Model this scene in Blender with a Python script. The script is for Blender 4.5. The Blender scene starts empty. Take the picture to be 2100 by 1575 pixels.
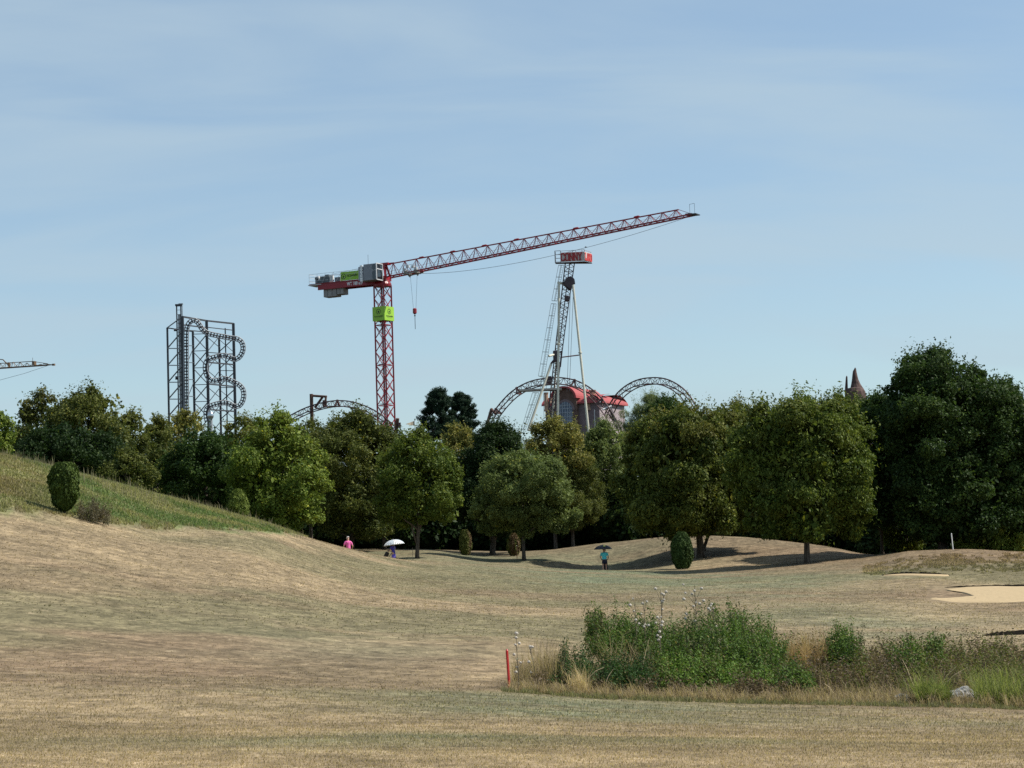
import bpy, bmesh, math, random
import numpy as np
from mathutils import Vector, Matrix

# ------------------------------------------------------------------ camera, sky, sun, exposure
sc = bpy.context.scene
COL = sc.collection
F = 4492.0                      # focal length in photo pixels (2100 wide)
PITCH = math.atan((1190 - 787.5) / F)
ROLL = math.radians(-1.9)
cam_d = bpy.data.cameras.new('camera'); cam = bpy.data.objects.new('camera', cam_d); COL.objects.link(cam)
cam_d.sensor_width = 36; cam_d.lens = F / 2100 * 36; cam_d.clip_end = 6000; cam_d.clip_start = 0.1
RM = Matrix.Rotation(math.radians(90) + PITCH, 3, 'X') @ Matrix.Rotation(ROLL, 3, 'Z')
cam.matrix_world = RM.to_4x4()
sc.camera = cam
RMn = np.array(RM)

SUN_EL = math.radians(51)
SUN_AZ = math.atan2(1.0, 0.05)         # clockwise from +Y
sd = Vector((math.sin(SUN_AZ) * math.cos(SUN_EL), math.cos(SUN_AZ) * math.cos(SUN_EL), math.sin(SUN_EL)))
sun_d = bpy.data.lights.new('sun', 'SUN'); sun_d.energy = 4.9; sun_d.angle = math.radians(0.5); sun_d.color = (1, 0.95, 0.87)
sun = bpy.data.objects.new('sun', sun_d); COL.objects.link(sun)
sun.rotation_euler = sd.to_track_quat('Z', 'Y').to_euler(); sun.location = (0, 0, 60)

world = bpy.data.worlds.new('World'); sc.world = world; world.use_nodes = True
nt = world.node_tree; nt.nodes.clear()
def wn(t, **k):
    n = nt.nodes.new(t)
    for a, b in k.items(): setattr(n, a, b)
    return n
out = wn('ShaderNodeOutputWorld'); bg = wn('ShaderNodeBackground'); bg.inputs['Strength'].default_value = 0.112
sky = wn('ShaderNodeTexSky', sky_type='NISHITA', sun_disc=False, sun_elevation=SUN_EL, sun_rotation=SUN_AZ,
         altitude=500, air_density=1.0, dust_density=1.2, ozone_density=1.3)
tc = wn('ShaderNodeTexCoord'); sep = wn('ShaderNodeSeparateXYZ'); nt.links.new(tc.outputs['Generated'], sep.inputs[0])
def wmath(op, a, b=None):
    n = wn('ShaderNodeMath', operation=op)
    for i, v in enumerate((a, b)):
        if v is None: continue
        if isinstance(v, (int, float)): n.inputs[i].default_value = v
        else: nt.links.new(v, n.inputs[i])
    return n.outputs[0]
den = wmath('ADD', wmath('MAXIMUM', sep.outputs['Z'], 0.0), 0.30)
comb = wn('ShaderNodeCombineXYZ')
nt.links.new(wmath('DIVIDE', sep.outputs['X'], den), comb.inputs[0])
nt.links.new(wmath('DIVIDE', sep.outputs['Y'], den), comb.inputs[1])
mp = wn('ShaderNodeMapping'); nt.links.new(comb.outputs[0], mp.inputs[0])
mp.inputs['Rotation'].default_value = (0, 0, math.radians(22)); mp.inputs['Scale'].default_value = (1.3, 4.2, 1); mp.inputs['Location'].default_value = (3.1, 1.7, 0)
n1 = wn('ShaderNodeTexNoise'); n1.inputs['Scale'].default_value = 1.5; n1.inputs['Detail'].default_value = 6; n1.inputs['Roughness'].default_value = 0.5; n1.inputs['Distortion'].default_value = 0.5
nt.links.new(mp.outputs[0], n1.inputs['Vector'])
cr = wn('ShaderNodeValToRGB'); cr.color_ramp.interpolation = 'EASE'
cr.color_ramp.elements[0].position = 0.31; cr.color_ramp.elements[0].color = (0, 0, 0, 1)
cr.color_ramp.elements[1].position = 0.72; cr.color_ramp.elements[1].color = (1, 1, 1, 1)
nt.links.new(n1.outputs['Fac'], cr.inputs[0])
mixc = wn('ShaderNodeMixRGB'); mixc.inputs['Color2'].default_value = (3.5, 4.42, 5.05, 1)
fac_ = wmath('ADD', wmath('MULTIPLY', cr.outputs[0], 0.45), 0.20); nt.links.new(fac_, mixc.inputs['Fac'])
tint = wn('ShaderNodeMixRGB', blend_type='MULTIPLY'); tint.inputs['Fac'].default_value = 1; tint.inputs['Color2'].default_value = (0.92, 0.99, 0.98, 1)
nt.links.new(sky.outputs[0], tint.inputs['Color1'])
nt.links.new(tint.outputs[0], mixc.inputs['Color1'])
nt.links.new(mixc.outputs[0], bg.inputs['Color']); nt.links.new(bg.outputs[0], out.inputs[0])

sc.view_settings.view_transform = 'Standard'; sc.view_settings.look = 'None'
sc.view_settings.exposure = 0.33; sc.view_settings.gamma = 1
sc.render.engine = 'CYCLES'
sc.cycles.use_denoising = False
sc.cycles.max_bounces = 5; sc.cycles.diffuse_bounces = 2; sc.cycles.transmission_bounces = 3
sc.cycles.use_adaptive_sampling = False

# ------------------------------------------------------------------ pixel rays -> world
def ray(px, py):
    px, py = np.broadcast_arrays(np.asarray(px, float), np.asarray(py, float))
    v = np.stack([(px - 1050) / F, (787.5 - py) / F, -np.ones(px.shape)], -1)
    return v @ RMn.T
def W(px, py, D):
    """point at horizontal range D from the camera seen at photo pixel (px, py)"""
    v = ray(px, py); h = np.hypot(v[..., 0], v[..., 1])
    return v * (np.asarray(D, float) / h)[..., None]
def WV(px, py, D): return Vector([float(a) for a in W(px, py, D)])

def pchip(x, y, xi):
    x = np.asarray(x, float); y = np.asarray(y, float); xi = np.clip(xi, x[0], x[-1])
    h = np.diff(x); d = np.diff(y, axis=0) / (h if y.ndim == 1 else h[:, None])
    m = np.zeros_like(y)
    hh = h if y.ndim == 1 else h[:, None]
    w1 = 2 * hh[1:] + hh[:-1]; w2 = hh[1:] + 2 * hh[:-1]
    ok = (d[:-1] * d[1:]) > 0
    with np.errstate(all='ignore'):
        mm = (w1 + w2) / (w1 / d[:-1] + w2 / d[1:])
    m[1:-1] = np.where(ok, mm, 0); m[0] = d[0]; m[-1] = d[-1]
    i = np.clip(np.searchsorted(x, xi) - 1, 0, len(x) - 2)
    t = (xi - x[i]) / h[i]; H = h[i]
    if y.ndim > 1: t = t[:, None]; H = H[:, None]
    return (y[i] * (1 + 2 * t) * (1 - t) ** 2 + m[i] * H * t * (1 - t) ** 2 + y[i + 1] * t * t * (3 - 2 * t) + m[i + 1] * H * t * t * (t - 1))

# ------------------------------------------------------------------ terrain profiles: px -> [(range, photo y)]
PROF = {
 -500: [(19,1575),(43,1350),(60,1225),(75,1115),(92,990),(112,850),(135,840),(200,900)],
 0:    [(19,1575),(30,1470),(43,1375),(60,1255),(75,1155),(92,1047),(104,975),(113,937),(120,938),(135,960),(200,1060)],
 135:  [(19,1575),(30,1470),(43,1378),(60,1265),(75,1165),(95,1062),(106,1000),(114,970),(121,970),(135,985),(200,1080)],
 300:  [(19,1575),(30,1472),(43,1385),(60,1280),(75,1190),(98,1088),(108,1045),(116,1014),(123,1013),(140,1030),(200,1100)],
 492:  [(19,1575),(30,1474),(43,1392),(60,1290),(80,1190),(103,1096),(111,1077),(120,1063),(128,1063),(145,1085),(200,1120)],
 600:  [(19,1575),(30,1476),(43,1398),(60,1300),(80,1210),(105,1130),(123,1096),(130,1098),(150,1112),(200,1125)],
 715:  [(19,1575),(30,1478),(43,1402),(60,1310),(80,1232),(105,1165),(130,1128),(137,1157),(152,1148),(178,1127),(200,1133)],
 850:  [(19,1575),(30,1480),(43,1405),(60,1315),(80,1245),(105,1190),(137,1152),(142,1166),(150,1147),(178,1127),(200,1133)],
 1000: [(19,1575),(30,1482),(43,1410),(60,1320),(80,1255),(105,1200),(143,1158),(150,1158),(170,1140),(182,1131),(200,1136)],
 1073: [(19,1575),(30,1484),(43,1415),(60,1322),(80,1258),(105,1205),(146,1163),(153,1163),(162,1146),(182,1131),(200,1136)],
 1240: [(19,1575),(30,1488),(43,1425),(62,1330),(80,1262),(105,1212),(149,1170),(154,1175),(161,1160),(174,1120),(181,1113),(200,1125)],
 1400: [(19,1575),(30,1490),(43,1430),(62,1330),(80,1262),(105,1212),(140,1176),(149,1165),(158,1142),(172,1099),(182,1100),(200,1120)],
 1500: [(19,1575),(30,1492),(43,1432),(62,1328),(80,1260),(105,1210),(140,1170),(150,1155),(160,1130),(172,1101),(182,1103),(200,1125)],
 1657: [(19,1575),(30,1494),(43,1434),(62,1326),(80,1260),(105,1208),(130,1171),(142,1155),(150,1146),(165,1117),(176,1119),(200,1135)],
 1770: [(19,1575),(30,1495),(43,1436),(62,1325),(80,1261),(105,1206),(122,1174),(140,1148),(150,1139),(162,1138),(180,1147),(200,1150)],
 1860: [(19,1575),(30,1496),(43,1438),(62,1323),(80,1263),(105,1204),(113,1186),(117,1181),(121,1166),(130,1142),(138,1130),(146,1131),(160,1145),(200,1155)],
 1950: [(19,1575),(30,1497),(43,1440),(62,1321),(80,1265),(93,1236),(103,1209),(112,1188),(117,1181),(121,1165),(129,1141),(136,1127),(144,1129),(160,1145),(200,1155)],
 2100: [(19,1575),(30,1498),(43,1445),(62,1318),(80,1265),(93,1234),(103,1207),(112,1186),(121,1164),(133,1133),(141,1133),(160,1145),(200,1155)],
 2600: [(19,1575),(30,1490),(43,1430),(62,1305),(80,1250),(93,1220),(112,1180),(133,1135),(160,1140),(200,1150)],
}
DG = np.arange(0, 420.1, 0.5)
pxs = sorted(PROF)
Zc = []
for p in pxs:
    pr = PROF[p]
    Dk = [0.0] + [a for a, b in pr] + [260, 420]
    zk = [-1.56] + [float(W(p, b, a)[2]) for a, b in pr]
    zk += [zk[-1] * 0.6 + 1.2, 2.0]
    Zc.append(pchip(Dk, zk, DG))
Zc = np.array(Zc)
PG = np.arange(-500, 2600.1, 10.0)
ZG = pchip(pxs, Zc, PG)           # (px, D)
def vnoise(x, y, seed=0):
    xi = np.floor(x).astype(np.int64); yi = np.floor(y).astype(np.int64); fx = x - xi; fy = y - yi
    fx = fx * fx * (3 - 2 * fx); fy = fy * fy * (3 - 2 * fy)
    def h(a, b):
        n = (a * 374761393 + b * 668265263 + seed * 1442695041) & 0x7fffffff
        n = ((n ^ (n >> 13)) * 1274126177) & 0x7fffffff
        return ((n ^ (n >> 16)) & 0xffff) / 65535.0
    return (h(xi, yi) * (1 - fx) + h(xi + 1, yi) * fx) * (1 - fy) + (h(xi, yi + 1) * (1 - fx) + h(xi + 1, yi + 1) * fx) * fy
def fbm(x, y, seed=0, o=4):
    s = 0; a = 0.5
    for i in range(o):
        s = s + a * vnoise(x * 2 ** i, y * 2 ** i, seed + i); a *= 0.5
    return s / (1 - 0.5 ** o)
def px_of(X, Y):
    Y = np.asarray(Y, float); X = np.asarray(X, float)
    az = np.clip(np.arctan2(X, Y), -1.2, 1.2)
    return np.clip(1050 + F * np.tan(az) * 1.004, -500, 2600)
def gz(X, Y, rough=True):
    X = np.asarray(X, float); Y = np.asarray(Y, float)
    D = np.clip(np.hypot(X, Y), 0, 419.9); p = px_of(X, Y)
    a = (p + 500) / 10; i = np.clip(a.astype(int), 0, len(PG) - 2); fa = a - i
    b = D / 0.5; j = np.clip(b.astype(int), 0, len(DG) - 2); fb = b - j
    z = (ZG[i, j] * (1 - fa) + ZG[i + 1, j] * fa) * (1 - fb) + (ZG[i, j + 1] * (1 - fa) + ZG[i + 1, j + 1] * fa) * fb
    if rough: z = z + (fbm(X * 0.35, Y * 0.35, 7) - 0.5) * 0.10 * np.clip(D / 60, 0.3, 1)
    return z
def onground(px, D):
    v = W(px, 1190, D); z = float(gz(v[0], v[1])); return Vector((float(v[0]), float(v[1]), z))
def gy(px, D):                     # arrays -> points on the ground at photo column px, range D
    v = W(px, 1190, D); return np.stack([v[..., 0], v[..., 1], gz(v[..., 0], v[..., 1])], -1)

# ------------------------------------------------------------------ object helpers
def tag(o, label=None, cat=None, group=None, kind=None):
    if label: o['label'] = label
    if cat: o['category'] = cat
    if group: o['group'] = group
    if kind: o['kind'] = kind
    return o
def empty(name, loc, label, cat, group=None, rz=0):
    o = bpy.data.objects.new(name, None); COL.objects.link(o); o.location = loc; o.rotation_euler = (0, 0, rz)
    o.empty_display_size = 0.3
    return tag(o, label, cat, group)
def link(name, me, parent=None, mat=None):
    o = bpy.data.objects.new(name, me); COL.objects.link(o)
    if mat is not None: me.materials.clear(); me.materials.append(mat)
    if parent is not None:
        o.parent = parent
        o.matrix_parent_inverse = Matrix.Identity(4)
    return o

class MB:
    """collects boxes, bars and tubes in world coordinates; build() makes ONE object relative to its parent"""
    def __init__(s): s.v = []; s.f = []
    def quad(s, *p):
        n = len(s.v); s.v += [Vector(q) for q in p]; s.f.append(tuple(range(n, n + len(p))))
    def bar(s, a, b, w=0.1, n=4, w2=None):
        a = Vector(a); b = Vector(b); d = b - a
        if d.length < 1e-6: return
        d.normalize(); up = Vector((0, 0, 1)) if abs(d.z) < 0.9 else Vector((1, 0, 0))
        x = d.cross(up).normalized(); y = x.cross(d)
        w2 = w if w2 is None else w2; k = len(s.v)
        ph = math.pi / 4 if n == 4 else 0; sc_ = 0.7071 if n == 4 else 0.5
        for c, ww in ((a, w), (b, w2)):
            for i in range(n):
                t = 2 * math.pi * i / n + ph
                s.v.append(c + (x * math.cos(t) + y * math.sin(t)) * ww * sc_)
        for i in range(n):
            j = (i + 1) % n; s.f.append((k + i, k + j, k + n + j, k + n + i))
        s.f.append(tuple(k + i for i in range(n))[::-1]); s.f.append(tuple(k + n + i for i in range(n)))
    def tube(s, pts, rad, n=6):
        pts = [Vector(p) for p in pts]
        if not hasattr(rad, '__len__'): rad = [rad] * len(pts)
        k = len(s.v); px_ = None
        for i, p in enumerate(pts):
            d = (pts[min(i + 1, len(pts) - 1)] - pts[max(i - 1, 0)]).normalized()
            if px_ is None:
                up = Vector((0, 0, 1)) if abs(d.z) < 0.9 else Vector((1, 0, 0)); x = d.cross(up).normalized()
            else:
                x = (px_ - d * px_.dot(d)).normalized()
            px_ = x; y = d.cross(x)
            for q in range(n):
                t = 2 * math.pi * q / n; s.v.append(p + (x * math.cos(t) + y * math.sin(t)) * rad[i])
        for i in range(len(pts) - 1):
            for q in range(n):
                r = (q + 1) % n; a = k + i * n; b = a + n
                s.f.append((a + q, a + r, b + r, b + q))
        s.f.append(tuple(k + q for q in range(n))[::-1]); e = k + (len(pts) - 1) * n; s.f.append(tuple(e + q for q in range(n)))
    def box(s, c, ex, ey, ez):
        """centre and three half-axis vectors"""
        c = Vector(c); ex = Vector(ex); ey = Vector(ey); ez = Vector(ez); k = len(s.v)
        for a in (-1, 1):
            for b in (-1, 1):
                for d in (-1, 1): s.v.append(c + ex * a + ey * b + ez * d)
        for f in ((0, 1, 3, 2), (4, 6, 7, 5), (0, 4, 5, 1), (2, 3, 7, 6), (0, 2, 6, 4), (1, 5, 7, 3)): s.f.append(tuple(k + i for i in f))
    def ball(s, c, r, seg=8, rings=6, sz=1.0):
        c = Vector(c); k = len(s.v); s.v.append(c + Vector((0, 0, r * sz)))
        for i in range(1, rings):
            t = math.pi * i / rings
            for j in range(seg):
                p = 2 * math.pi * j / seg; s.v.append(c + Vector((r * math.sin(t) * math.cos(p), r * math.sin(t) * math.sin(p), r * sz * math.cos(t))))
        s.v.append(c - Vector((0, 0, r * sz))); e = len(s.v) - 1
        for j in range(seg):
            s.f.append((k, k + 1 + j, k + 1 + (j + 1) % seg))
            b = k + 1 + (rings - 2) * seg; s.f.append((b + j, e, b + (j + 1) % seg))
        for i in range(rings - 2):
            for j in range(seg):
                a = k + 1 + i * seg; s.f.append((a + j, a + seg + j, a + seg + (j + 1) % seg, a + (j + 1) % seg))
    def build(s, name, mat, parent=None, smooth=False, bevel=0):
        off = Vector((0, 0, 0)); inv = Matrix.Identity(4)
        o_par = parent
        m = Matrix.Identity(4); chain = []
        while o_par is not None:
            chain.append(o_par); o_par = o_par.parent
        for p in reversed(chain): m = m @ p.matrix_basis
        inv = m.inverted()
        me = bpy.data.meshes.new(name); me.from_pydata([inv @ v for v in s.v], [], s.f)
        bm = bmesh.new(); bm.from_mesh(me); bmesh.ops.recalc_face_normals(bm, faces=bm.faces); bm.to_mesh(me); bm.free()
        if smooth: me.polygons.foreach_set('use_smooth', [True] * len(me.polygons))
        o = link(name, me, parent, mat)
        if bevel:
            b = o.modifiers.new('bevel', 'BEVEL'); b.width = bevel; b.segments = 2; b.limit_method = 'ANGLE'
        return o

# ------------------------------------------------------------------ materials
def new_mat(name):
    m = bpy.data.materials.new(name); m.use_nodes = True; return m, m.node_tree, m.node_tree.nodes['Principled BSDF']
MATS = {}
def paint(name, col, rough=0.5, metal=0.0, var=0.12, scale=1.5, spec=0.5):
    """painted / plain surface with faint mottled wear"""
    if name in MATS: return MATS[name]
    m, t, b = new_mat(name)
    b.inputs['Roughness'].default_value = rough; b.inputs['Metallic'].default_value = metal
    b.inputs['Specular IOR Level'].default_value = spec
    co = t.nodes.new('ShaderNodeTexCoord'); n = t.nodes.new('ShaderNodeTexNoise'); n.inputs['Scale'].default_value = scale; n.inputs['Detail'].default_value = 5
    t.links.new(co.outputs['Object'], n.inputs['Vector'])
    r = t.nodes.new('ShaderNodeValToRGB')
    r.color_ramp.elements[0].position = 0.3; r.color_ramp.elements[1].position = 0.7
    r.color_ramp.elements[0].color = tuple(c * (1 - var) for c in col) + (1,)
    r.color_ramp.elements[1].color = tuple(min(1, c * (1 + var)) for c in col) + (1,)
    t.links.new(n.outputs['Fac'], r.inputs[0]); t.links.new(r.outputs[0], b.inputs['Base Color'])
    MATS[name] = m; return m
def leaf_mat(name, transl=0.35, rough=0.55):
    """leaves: each leaf's own hue comes from the mesh attribute leaf_colour"""
    m = bpy.data.materials.new(name); m.use_nodes = True; t = m.node_tree; t.nodes.clear()
    o = t.nodes.new('ShaderNodeOutputMaterial'); p = t.nodes.new('ShaderNodeBsdfPrincipled'); tr = t.nodes.new('ShaderNodeBsdfTranslucent'); mx = t.nodes.new('ShaderNodeMixShader')
    a = t.nodes.new('ShaderNodeAttribute'); a.attribute_name = 'leaf_colour'
    p.inputs['Roughness'].default_value = rough; p.inputs['Specular IOR Level'].default_value = 0.12
    t.links.new(a.outputs['Color'], p.inputs['Base Color'])
    g = t.nodes.new('ShaderNodeMixRGB'); g.blend_type = 'MULTIPLY'; g.inputs[0].default_value = 1; g.inputs[2].default_value = (1.1, 1.15, 0.75, 1)
    t.links.new(a.outputs['Color'], g.inputs[1]); t.links.new(g.outputs[0], tr.inputs['Color'])
    mx.inputs[0].default_value = transl
    t.links.new(p.outputs[0], mx.inputs[1]); t.links.new(tr.outputs[0], mx.inputs[2]); t.links.new(mx.outputs[0], o.inputs[0])
    return m
M_LEAF = leaf_mat('foliage', 0.30); M_NEEDLE = leaf_mat('needles', 0.12, 0.6); M_GRASS = leaf_mat('grass_blades', 0.45, 0.7)
def bark_mat():
    m, t, b = new_mat('bark'); b.inputs['Roughness'].default_value = 0.9
    co = t.nodes.new('ShaderNodeTexCoord'); mp_ = t.nodes.new('ShaderNodeMapping'); mp_.inputs['Scale'].default_value = (9, 9, 1.6)
    n = t.nodes.new('ShaderNodeTexNoise'); n.inputs['Scale'].default_value = 1.4; n.inputs['Detail'].default_value = 6
    t.links.new(co.outputs['Object'], mp_.inputs[0]); t.links.new(mp_.outputs[0], n.inputs['Vector'])
    r = t.nodes.new('ShaderNodeValToRGB'); r.color_ramp.elements[0].color = (0.028, 0.022, 0.016, 1); r.color_ramp.elements[1].color = (0.13, 0.105, 0.08, 1)
    r.color_ramp.elements[0].position = 0.35; r.color_ramp.elements[1].position = 0.7
    t.links.new(n.outputs['Fac'], r.inputs[0]); t.links.new(r.outputs[0], b.inputs['Base Color'])
    bp = t.nodes.new('ShaderNodeBump'); bp.inputs['Strength'].default_value = 0.6; bp.inputs['Distance'].default_value = 0.03
    t.links.new(n.outputs['Fac'], bp.inputs['Height']); t.links.new(bp.outputs[0], b.inputs['Normal'])
    return m
M_BARK = bark_mat()

# ------------------------------------------------------------------ ground
STRAW = np.array([0.320, 0.240, 0.150]); TAN = np.array([0.410, 0.305, 0.190]); OLIVE = np.array([0.205, 0.185, 0.105])
BLUEG = np.array([0.205, 0.222, 0.140]); BROWN = np.array([0.255, 0.170, 0.112]); GREEN = np.array([0.145, 0.195, 0.072])
def sstep(a, b, x):
    t = np.clip((x - a) / (b - a), 0, 1); return t * t * (3 - 2 * t)
LOW = ([-500, 0, 135, 300, 492, 600, 660], [84, 92, 95, 99, 105, 119, 132])       # lower edge of the rough, range per column
def rough_mask(p, D):
    return sstep(-1.5, 1.5, D - np.interp(p, *LOW) + 5 * (vnoise(p / 22, D / 3, 5) - 0.5) + 2 * (vnoise(p / 5, D / 1.2, 6) - 0.5)) * (1 - sstep(600, 650, p))
def ground_colour(X, Y):
    D = np.hypot(X, Y); p = px_of(X, Y)
    w = fbm(X / 14, Y / 9, 3); w2 = fbm(X / 3.2, Y / 2.2, 11); w3 = fbm(X / 30, Y / 16, 23)
    w4 = fbm(X / 1.1, Y / 0.6, 41, 3)
    c = STRAW + (TAN - STRAW) * sstep(0.5, 0.72, w2)[..., None]
    c = c + (OLIVE - c) * (0.75 * sstep(0.42, 0.60, w))[..., None]
    c = c + (BROWN - c) * (0.6 * sstep(0.46, 0.62, w3))[..., None]
    # mowing stripes running away up the fairway
    c = c * (1 + 0.05 * np.sin((X * 0.95 - Y * 0.28) * 1.15) * sstep(25, 50, D))[..., None]
    def patch(px, pd, sx, sd, amt, c0):
        g = np.exp(-((p - px) / sx) ** 2 - ((D - pd) / sd) ** 2) * (-0.5 + 2.8 * fbm(X / 4, Y / 3, 31)); return np.clip(g * amt, 0, 1)[..., None]
    for a in ((1250, 128, 260, 22, .85), (1560, 112, 260, 20, .6), (1780, 75, 240, 13, .55), (1150, 37, 330, 3.4, .75), (1400, 33, 500, 2.2, .4),
              (450, 23, 500, 1.6, .5), (850, 25, 260, 1.6, .5), (1350, 24, 300, 1.3, .35), (700, 55, 300, 6, .25), (2050, 33, 200, 3, .3), (900, 150, 300, 14, .5), (1050, 165, 300, 12, .4)):
        c = c + (BLUEG - c) * patch(*a, BLUEG)
    for a in ((960, 46, 110, 3.0, .8), (1050, 52, 120, 4, .4), (60, 20.5, 190, 0.9, .8), (150, 70, 130, 4, .5), (700, 90, 300, 10, .35), (1480, 147, 120, 4, .9), (1850, 108, 150, 6, .5), (1900, 82, 160, 8, .5), (1500, 26.5, 500, 0.7, .6)):
        c = c + (TAN * 1.08 - c) * patch(*a, TAN)
    # dark tussocks on the mound face
    g = sstep(118, 121, D) * (1 - sstep(127, 132, D)) * sstep(1770, 1830, p)
    c = c * (1 - 0.18 * g * (0.4 + 1.2 * vnoise(X / 0.8, Y / 0.7, 77)))[..., None]
    # rough, uncut slope
    r = rough_mask(p, D)
    rc = GREEN + (np.array([0.26, 0.25, 0.115]) - GREEN) * sstep(0.42, 0.66, fbm(X / 4, Y / 4, 51))[..., None]
    rc = rc + (np.array([0.24, 0.18, 0.10]) - rc) * (sstep(0, 1, (230 - p) / 260) * 0.75 * sstep(.35, .6, fbm(X / 3, Y / 3, 61)))[..., None]
    c = c + (rc - c) * r[..., None]
    edge = np.exp(-((D - np.interp(p, *LOW) + 2.5) / 2.2) ** 2) * (1 - sstep(600, 700, p))
    c = c + (TAN * 1.15 - c) * (0.45 * edge * (.4 + 1.2 * vnoise(X / 3, Y / 1.5, 8)))[..., None]
    # weedy hollow round the shrubs
    h = sstep(1050, 1150, p) * sstep(41, 42.5, D) * (1 - sstep(55, 59, D)) * sstep(0, 1, (p - 1000 - (D - 43) * 22) / 60)
    c = c + (np.array([0.16, 0.115, 0.07]) - c) * (0.8 * h)[..., None]
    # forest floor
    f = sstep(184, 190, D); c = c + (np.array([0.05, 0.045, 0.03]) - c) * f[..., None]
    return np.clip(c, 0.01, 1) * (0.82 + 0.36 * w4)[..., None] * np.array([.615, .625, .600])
az_f = np.arange(-15.5, 15.51, 0.055); az = np.radians(np.concatenate([np.arange(-180, -15.6, 4.0)[:-1] if False else np.arange(-180, -16, 3.0), az_f, np.arange(16.5, 180, 3.0)]))
rr = np.concatenate([[0.6, 3, 7, 11], np.exp(np.arange(math.log(14), math.log(215), 0.0075)), [225, 245, 280, 330, 420, 700, 1500, 5000]])
A, R = np.meshgrid(az, rr); GX = np.sin(A) * R; GY = np.cos(A) * R
GZ = gz(GX, GY)
GZ[R > 419] = 2.0
nr, na = A.shape
V = np.stack([GX, GY, GZ], -1).reshape(-1, 3)
V = np.concatenate([V, [[0, 0, -1.56]]])
idx = np.arange(nr * na).reshape(nr, na); nx = np.roll(idx, -1, 1)
q = np.stack([idx[:-1], idx[1:], nx[1:], nx[:-1]], -1).reshape(-1, 4)
me = bpy.data.meshes.new('ground')
tri = np.stack([np.full(na, nr * na), idx[0], nx[0]], -1)
me.vertices.add(len(V)); me.vertices.foreach_set('co', V.ravel())
lv = np.concatenate([q[:, ::-1].ravel(), tri[:, ::-1].ravel()]); me.loops.add(len(lv)); me.loops.foreach_set('vertex_index', lv)
me.polygons.add(len(q) + len(tri))
me.polygons.foreach_set('loop_start', np.concatenate([np.arange(len(q)) * 4, len(q) * 4 + np.arange(len(tri)) * 3]))
me.polygons.foreach_set('use_smooth', np.ones(len(q) + len(tri), bool))
me.update(calc_edges=True)
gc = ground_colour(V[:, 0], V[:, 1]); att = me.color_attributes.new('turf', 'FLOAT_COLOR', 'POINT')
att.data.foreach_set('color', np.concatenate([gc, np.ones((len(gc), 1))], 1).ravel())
def ground_mat():
    m, t, b = new_mat('turf'); b.inputs['Roughness'].default_value = 0.95; b.inputs['Specular IOR Level'].default_value = 0.1
    a = t.nodes.new('ShaderNodeAttribute'); a.attribute_name = 'turf'
    co = t.nodes.new('ShaderNodeTexCoord')
    def noise(scale, det, sx=1, sy=1, rough=0.6, dist=0):
        mp_ = t.nodes.new('ShaderNodeMapping'); mp_.inputs['Scale'].default_value = (sx, sy, 1)
        n = t.nodes.new('ShaderNodeTexNoise'); n.inputs['Scale'].default_value = scale; n.inputs['Detail'].default_value = det; n.inputs['Roughness'].default_value = rough; n.inputs['Distortion'].default_value = dist
        t.links.new(co.outputs['Object'], mp_.inputs[0]); t.links.new(mp_.outputs[0], n.inputs['Vector']); return n.outputs['Fac']
    def rng(f, a0, a1, lo, hi):
        r = t.nodes.new('ShaderNodeMapRange'); r.inputs[1].default_value = a0; r.inputs[2].default_value = a1; r.inputs[3].default_value = lo; r.inputs[4].default_value = hi
        t.links.new(f, r.inputs[0]); return r.outputs[0]
    def mul(c, f):
        v = t.nodes.new('ShaderNodeVectorMath'); v.operation = 'SCALE'; t.links.new(c, v.inputs[0]); t.links.new(f, v.inputs['Scale']); return v.outputs[0]
    fine = noise(9, 6, rough=0.75); mid = noise(0.9, 6, 1, 1.3, 0.7, 0.5); clump = noise(2.6, 5, 1.0, 0.55, 0.72, 0.4)
    c = mul(a.outputs['Color'], rng(fine, 0.3, 0.7, 0.55, 1.45))
    c = mul(c, rng(mid, 0.35, 0.65, 0.70, 1.28)); c = mul(c, rng(clump, 0.35, 0.65, 0.62, 1.38))
    mx = t.nodes.new('ShaderNodeMixRGB'); mx.inputs[2].default_value = (0.36, 0.285, 0.18, 1)
    t.links.new(rng(noise(1.9, 6, 1, 0.8, 0.7, 1.2), 0.57, 0.70, 0, 0.8), mx.inputs[0]); t.links.new(c, mx.inputs[1])
    t.links.new(mx.outputs[0], b.inputs['Base Color'])
    bp = t.nodes.new('ShaderNodeBump'); bp.inputs['Strength'].default_value = 0.30; bp.inputs['Distance'].default_value = 0.05
    t.links.new(clump, bp.inputs['Height']); 
    bp2 = t.nodes.new('ShaderNodeBump'); bp2.inputs['Strength'].default_value = 0.6; bp2.inputs['Distance'].default_value = 0.02
    t.links.new(fine, bp2.inputs['Height']); t.links.new(bp.outputs[0], bp2.inputs['Normal']); t.links.new(bp2.outputs[0], b.inputs['Normal'])
    return m
ground = tag(link('ground', me, None, ground_mat()), 'sunburnt golf fairway of straw coloured and faded green grass', kind='structure')

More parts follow.
